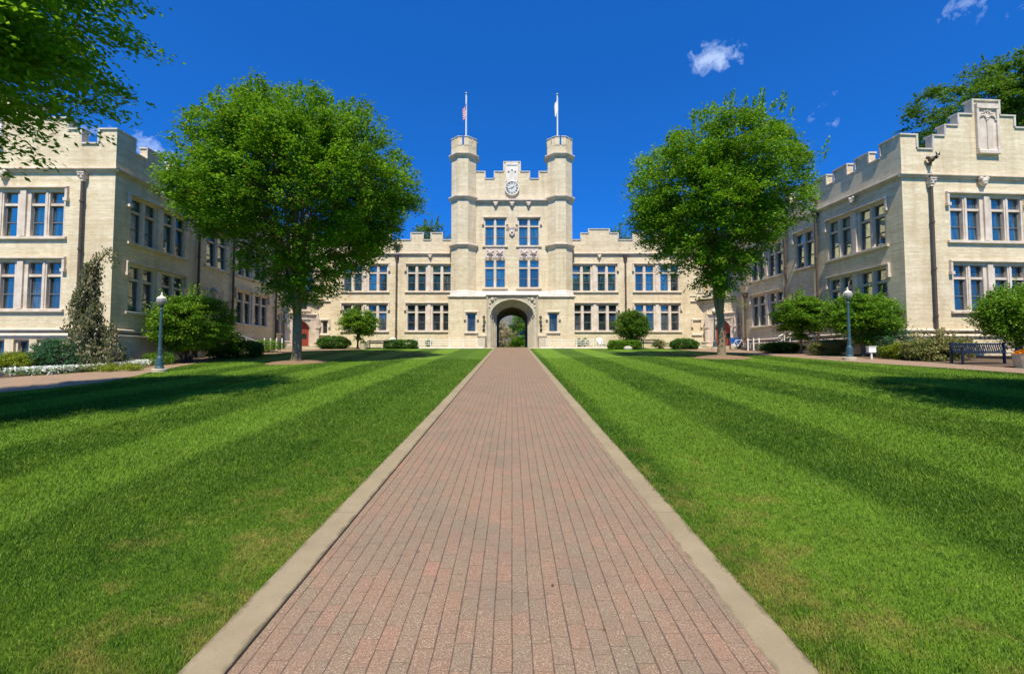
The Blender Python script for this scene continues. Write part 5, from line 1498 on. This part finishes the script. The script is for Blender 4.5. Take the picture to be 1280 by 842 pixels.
# fallen leaves on the path
def litter():
    g = np.random.default_rng(3); n = 22
    side = g.random(n); x = np.where(side < .5, PC + g.uniform(.95, 1.45, n), PC + g.uniform(-1.4, 1.4, n)); y = 2.3 * (20 / 2.3) ** g.random(n)
    P = np.stack([x, y, np_terr(x * 0, y) + .034 + .0 * x], 1)
    P[:, 2] = .0612 * y + np.where(np.abs(x - PC) > 1.29, .036, .021)
    a = g.random(n) * 6.28; s = g.uniform(.008, .018, n)
    A = np.stack([np.cos(a), np.sin(a), g.normal(0, .2, n)], 1) * s[:, None]; B = np.stack([-np.sin(a), np.cos(a), g.normal(0, .2, n)], 1) * (s * .6)[:, None]
    o = leaf_mesh('fallen_leaves', P, A, B, g.random(n) * .6, 'leaf_litter'); tag(o, 'tiny brown fallen leaves scattered on the brick path and kerb', 'fallen leaves', kind='stuff')
leaf_mat('leaf_litter', [(0, (.07, .035, .018)), (.5, (.13, .06, .025)), (1, (.22, .13, .05))], .1)
litter()

# ------------------------------------------------------------------ sky, sun, camera
wd = bpy.data.worlds.new('World'); sc.world = wd; wd.use_nodes = True
nt = wd.node_tree; nt.nodes.clear(); h = N(nt)
bg = h.n('Background'); out = h.n('OutputWorld'); nt.links.new(bg.outputs[0], out.inputs[0])
tc = h.n('TexCoord').outputs['Generated']
x, y, z = h.sep(tc)
sky = h.n('TexSky'); sky.sky_type = 'NISHITA'; sky.sun_disc = False
sky.sun_elevation = R(SUN_EL); sky.sun_rotation = R(180 + SUN_AZ)
sky.altitude = 300; sky.air_density = 1.0; sky.dust_density = .25; sky.ozone_density = 3.0
zz = h.math('ADD', h.math('MULTIPLY', h.math('MAXIMUM', z, 0.0), 1.0), .13)
nt.links.new(h.comb(x, y, zz), sky.inputs[0])
skyc = h.mix(1.0, sky.outputs[0], (.09, .60, 1.28), 'MULTIPLY')
# clouds: small wisps
def pdir(px, py):
    u, v = (px - 640) / 585, (421 - py) / 585
    d = Vector((u, math.cos(TH) - v * math.sin(TH), math.sin(TH) + v * math.cos(TH))); return d.normalized()
mask = None
for px_, py_, sx, sy, str_, ang in ((896, 70, .040, .026, 1.5, 0.0), (905, 92, .022, .03, .45, .0), (1018, 141, .034, .011, .8, .6), (1050, 147, .03, .014, .4, .3), (1217, 3, .035, .018, .95, .2), (1262, 14, .03, .014, .55, 0), (95, 160, .09, .012, .9, .0), (190, 195, .05, .03, 1.2, -.4), (160, 185, .05, .018, .9, -.3), (825, 75, .02, .008, .25, 0), (20, 200, .1, .02, .5, 0)):
    d = pdir(px_, py_); rgt = Vector((d.y, -d.x, 0)).normalized(); up = rgt.cross(d)
    r2 = rgt * math.cos(ang) + up * math.sin(ang); u2 = up * math.cos(ang) - rgt * math.sin(ang)
    a = h.math('DIVIDE', h.vmath('DOT_PRODUCT', tc, tuple(r2), out=1), sx); b = h.math('DIVIDE', h.vmath('DOT_PRODUCT', tc, tuple(u2), out=1), sy)
    r_ = h.math('SQRT', h.math('ADD', h.math('MULTIPLY', a, a), h.math('MULTIPLY', b, b)))
    fr_ = h.math('GREATER_THAN', h.vmath('DOT_PRODUCT', tc, tuple(d), out=1), .5)
    k = h.math('MULTIPLY', h.math('MULTIPLY', h.math('SUBTRACT', 1.0, h.math('MULTIPLY', r_, .62), clamp=True), str_), fr_)
    mask = k if mask is None else h.math('MAXIMUM', mask, k)
wv = h.vmath('ADD', tc, h.vmath('MULTIPLY', h.noise(tc, 14, 3, .6, True), (.05, .05, .05)))
wn = h.noise(wv, 30, 8, .66); wn2 = h.noise(wv, 90, 5, .6)
den = h.math('MULTIPLY', h.math('SUBTRACT', h.math('ADD', mask, h.math('MULTIPLY', h.math('SUBTRACT', h.math('ADD', wn, h.math('MULTIPLY', wn2, .4)), .70), 3.2)), .62), 1.1, clamp=True)
den = h.math('MULTIPLY', den, h.math('MULTIPLY', mask, 3.0, clamp=True))
skyc = h.mix(h.math('MULTIPLY', den, .62), skyc, (4.4, 5.5, 7.4))
nt.links.new(skyc, bg.inputs[0]); bg.inputs[1].default_value = .13

sl = bpy.data.lights.new('sun', 'SUN'); sl.energy = 4.9; sl.angle = R(.53); sl.color = (1, .93, .78)
so = bpy.data.objects.new('sun', sl); COL.objects.link(so)
toward = Vector((-math.sin(R(SUN_AZ)) * math.cos(R(SUN_EL)), -math.cos(R(SUN_AZ)) * math.cos(R(SUN_EL)), math.sin(R(SUN_EL))))
so.rotation_euler = toward.to_track_quat('Z', 'Y').to_euler(); so.location = toward * 60

cd = bpy.data.cameras.new('camera'); co = bpy.data.objects.new('camera', cd); COL.objects.link(co)
cd.sensor_fit = 'HORIZONTAL'; cd.sensor_width = 36; cd.lens = 585 / 1280 * 36; cd.clip_end = 6000; cd.clip_start = .05
co.location = (0, 0, EYE); co.rotation_euler = (math.pi / 2 + TH, 0, 0); sc.camera = co
vs = sc.view_settings; vs.view_transform = 'Standard'; vs.look = 'None'; vs.gamma = 1; vs.use_curve_mapping = False; vs.exposure = .40
sc.cycles.max_bounces = 6; sc.cycles.diffuse_bounces = 5; sc.cycles.glossy_bounces = 3; sc.cycles.transmission_bounces = 3
sc.cycles.use_denoising = True
sc.render.film_transparent = False
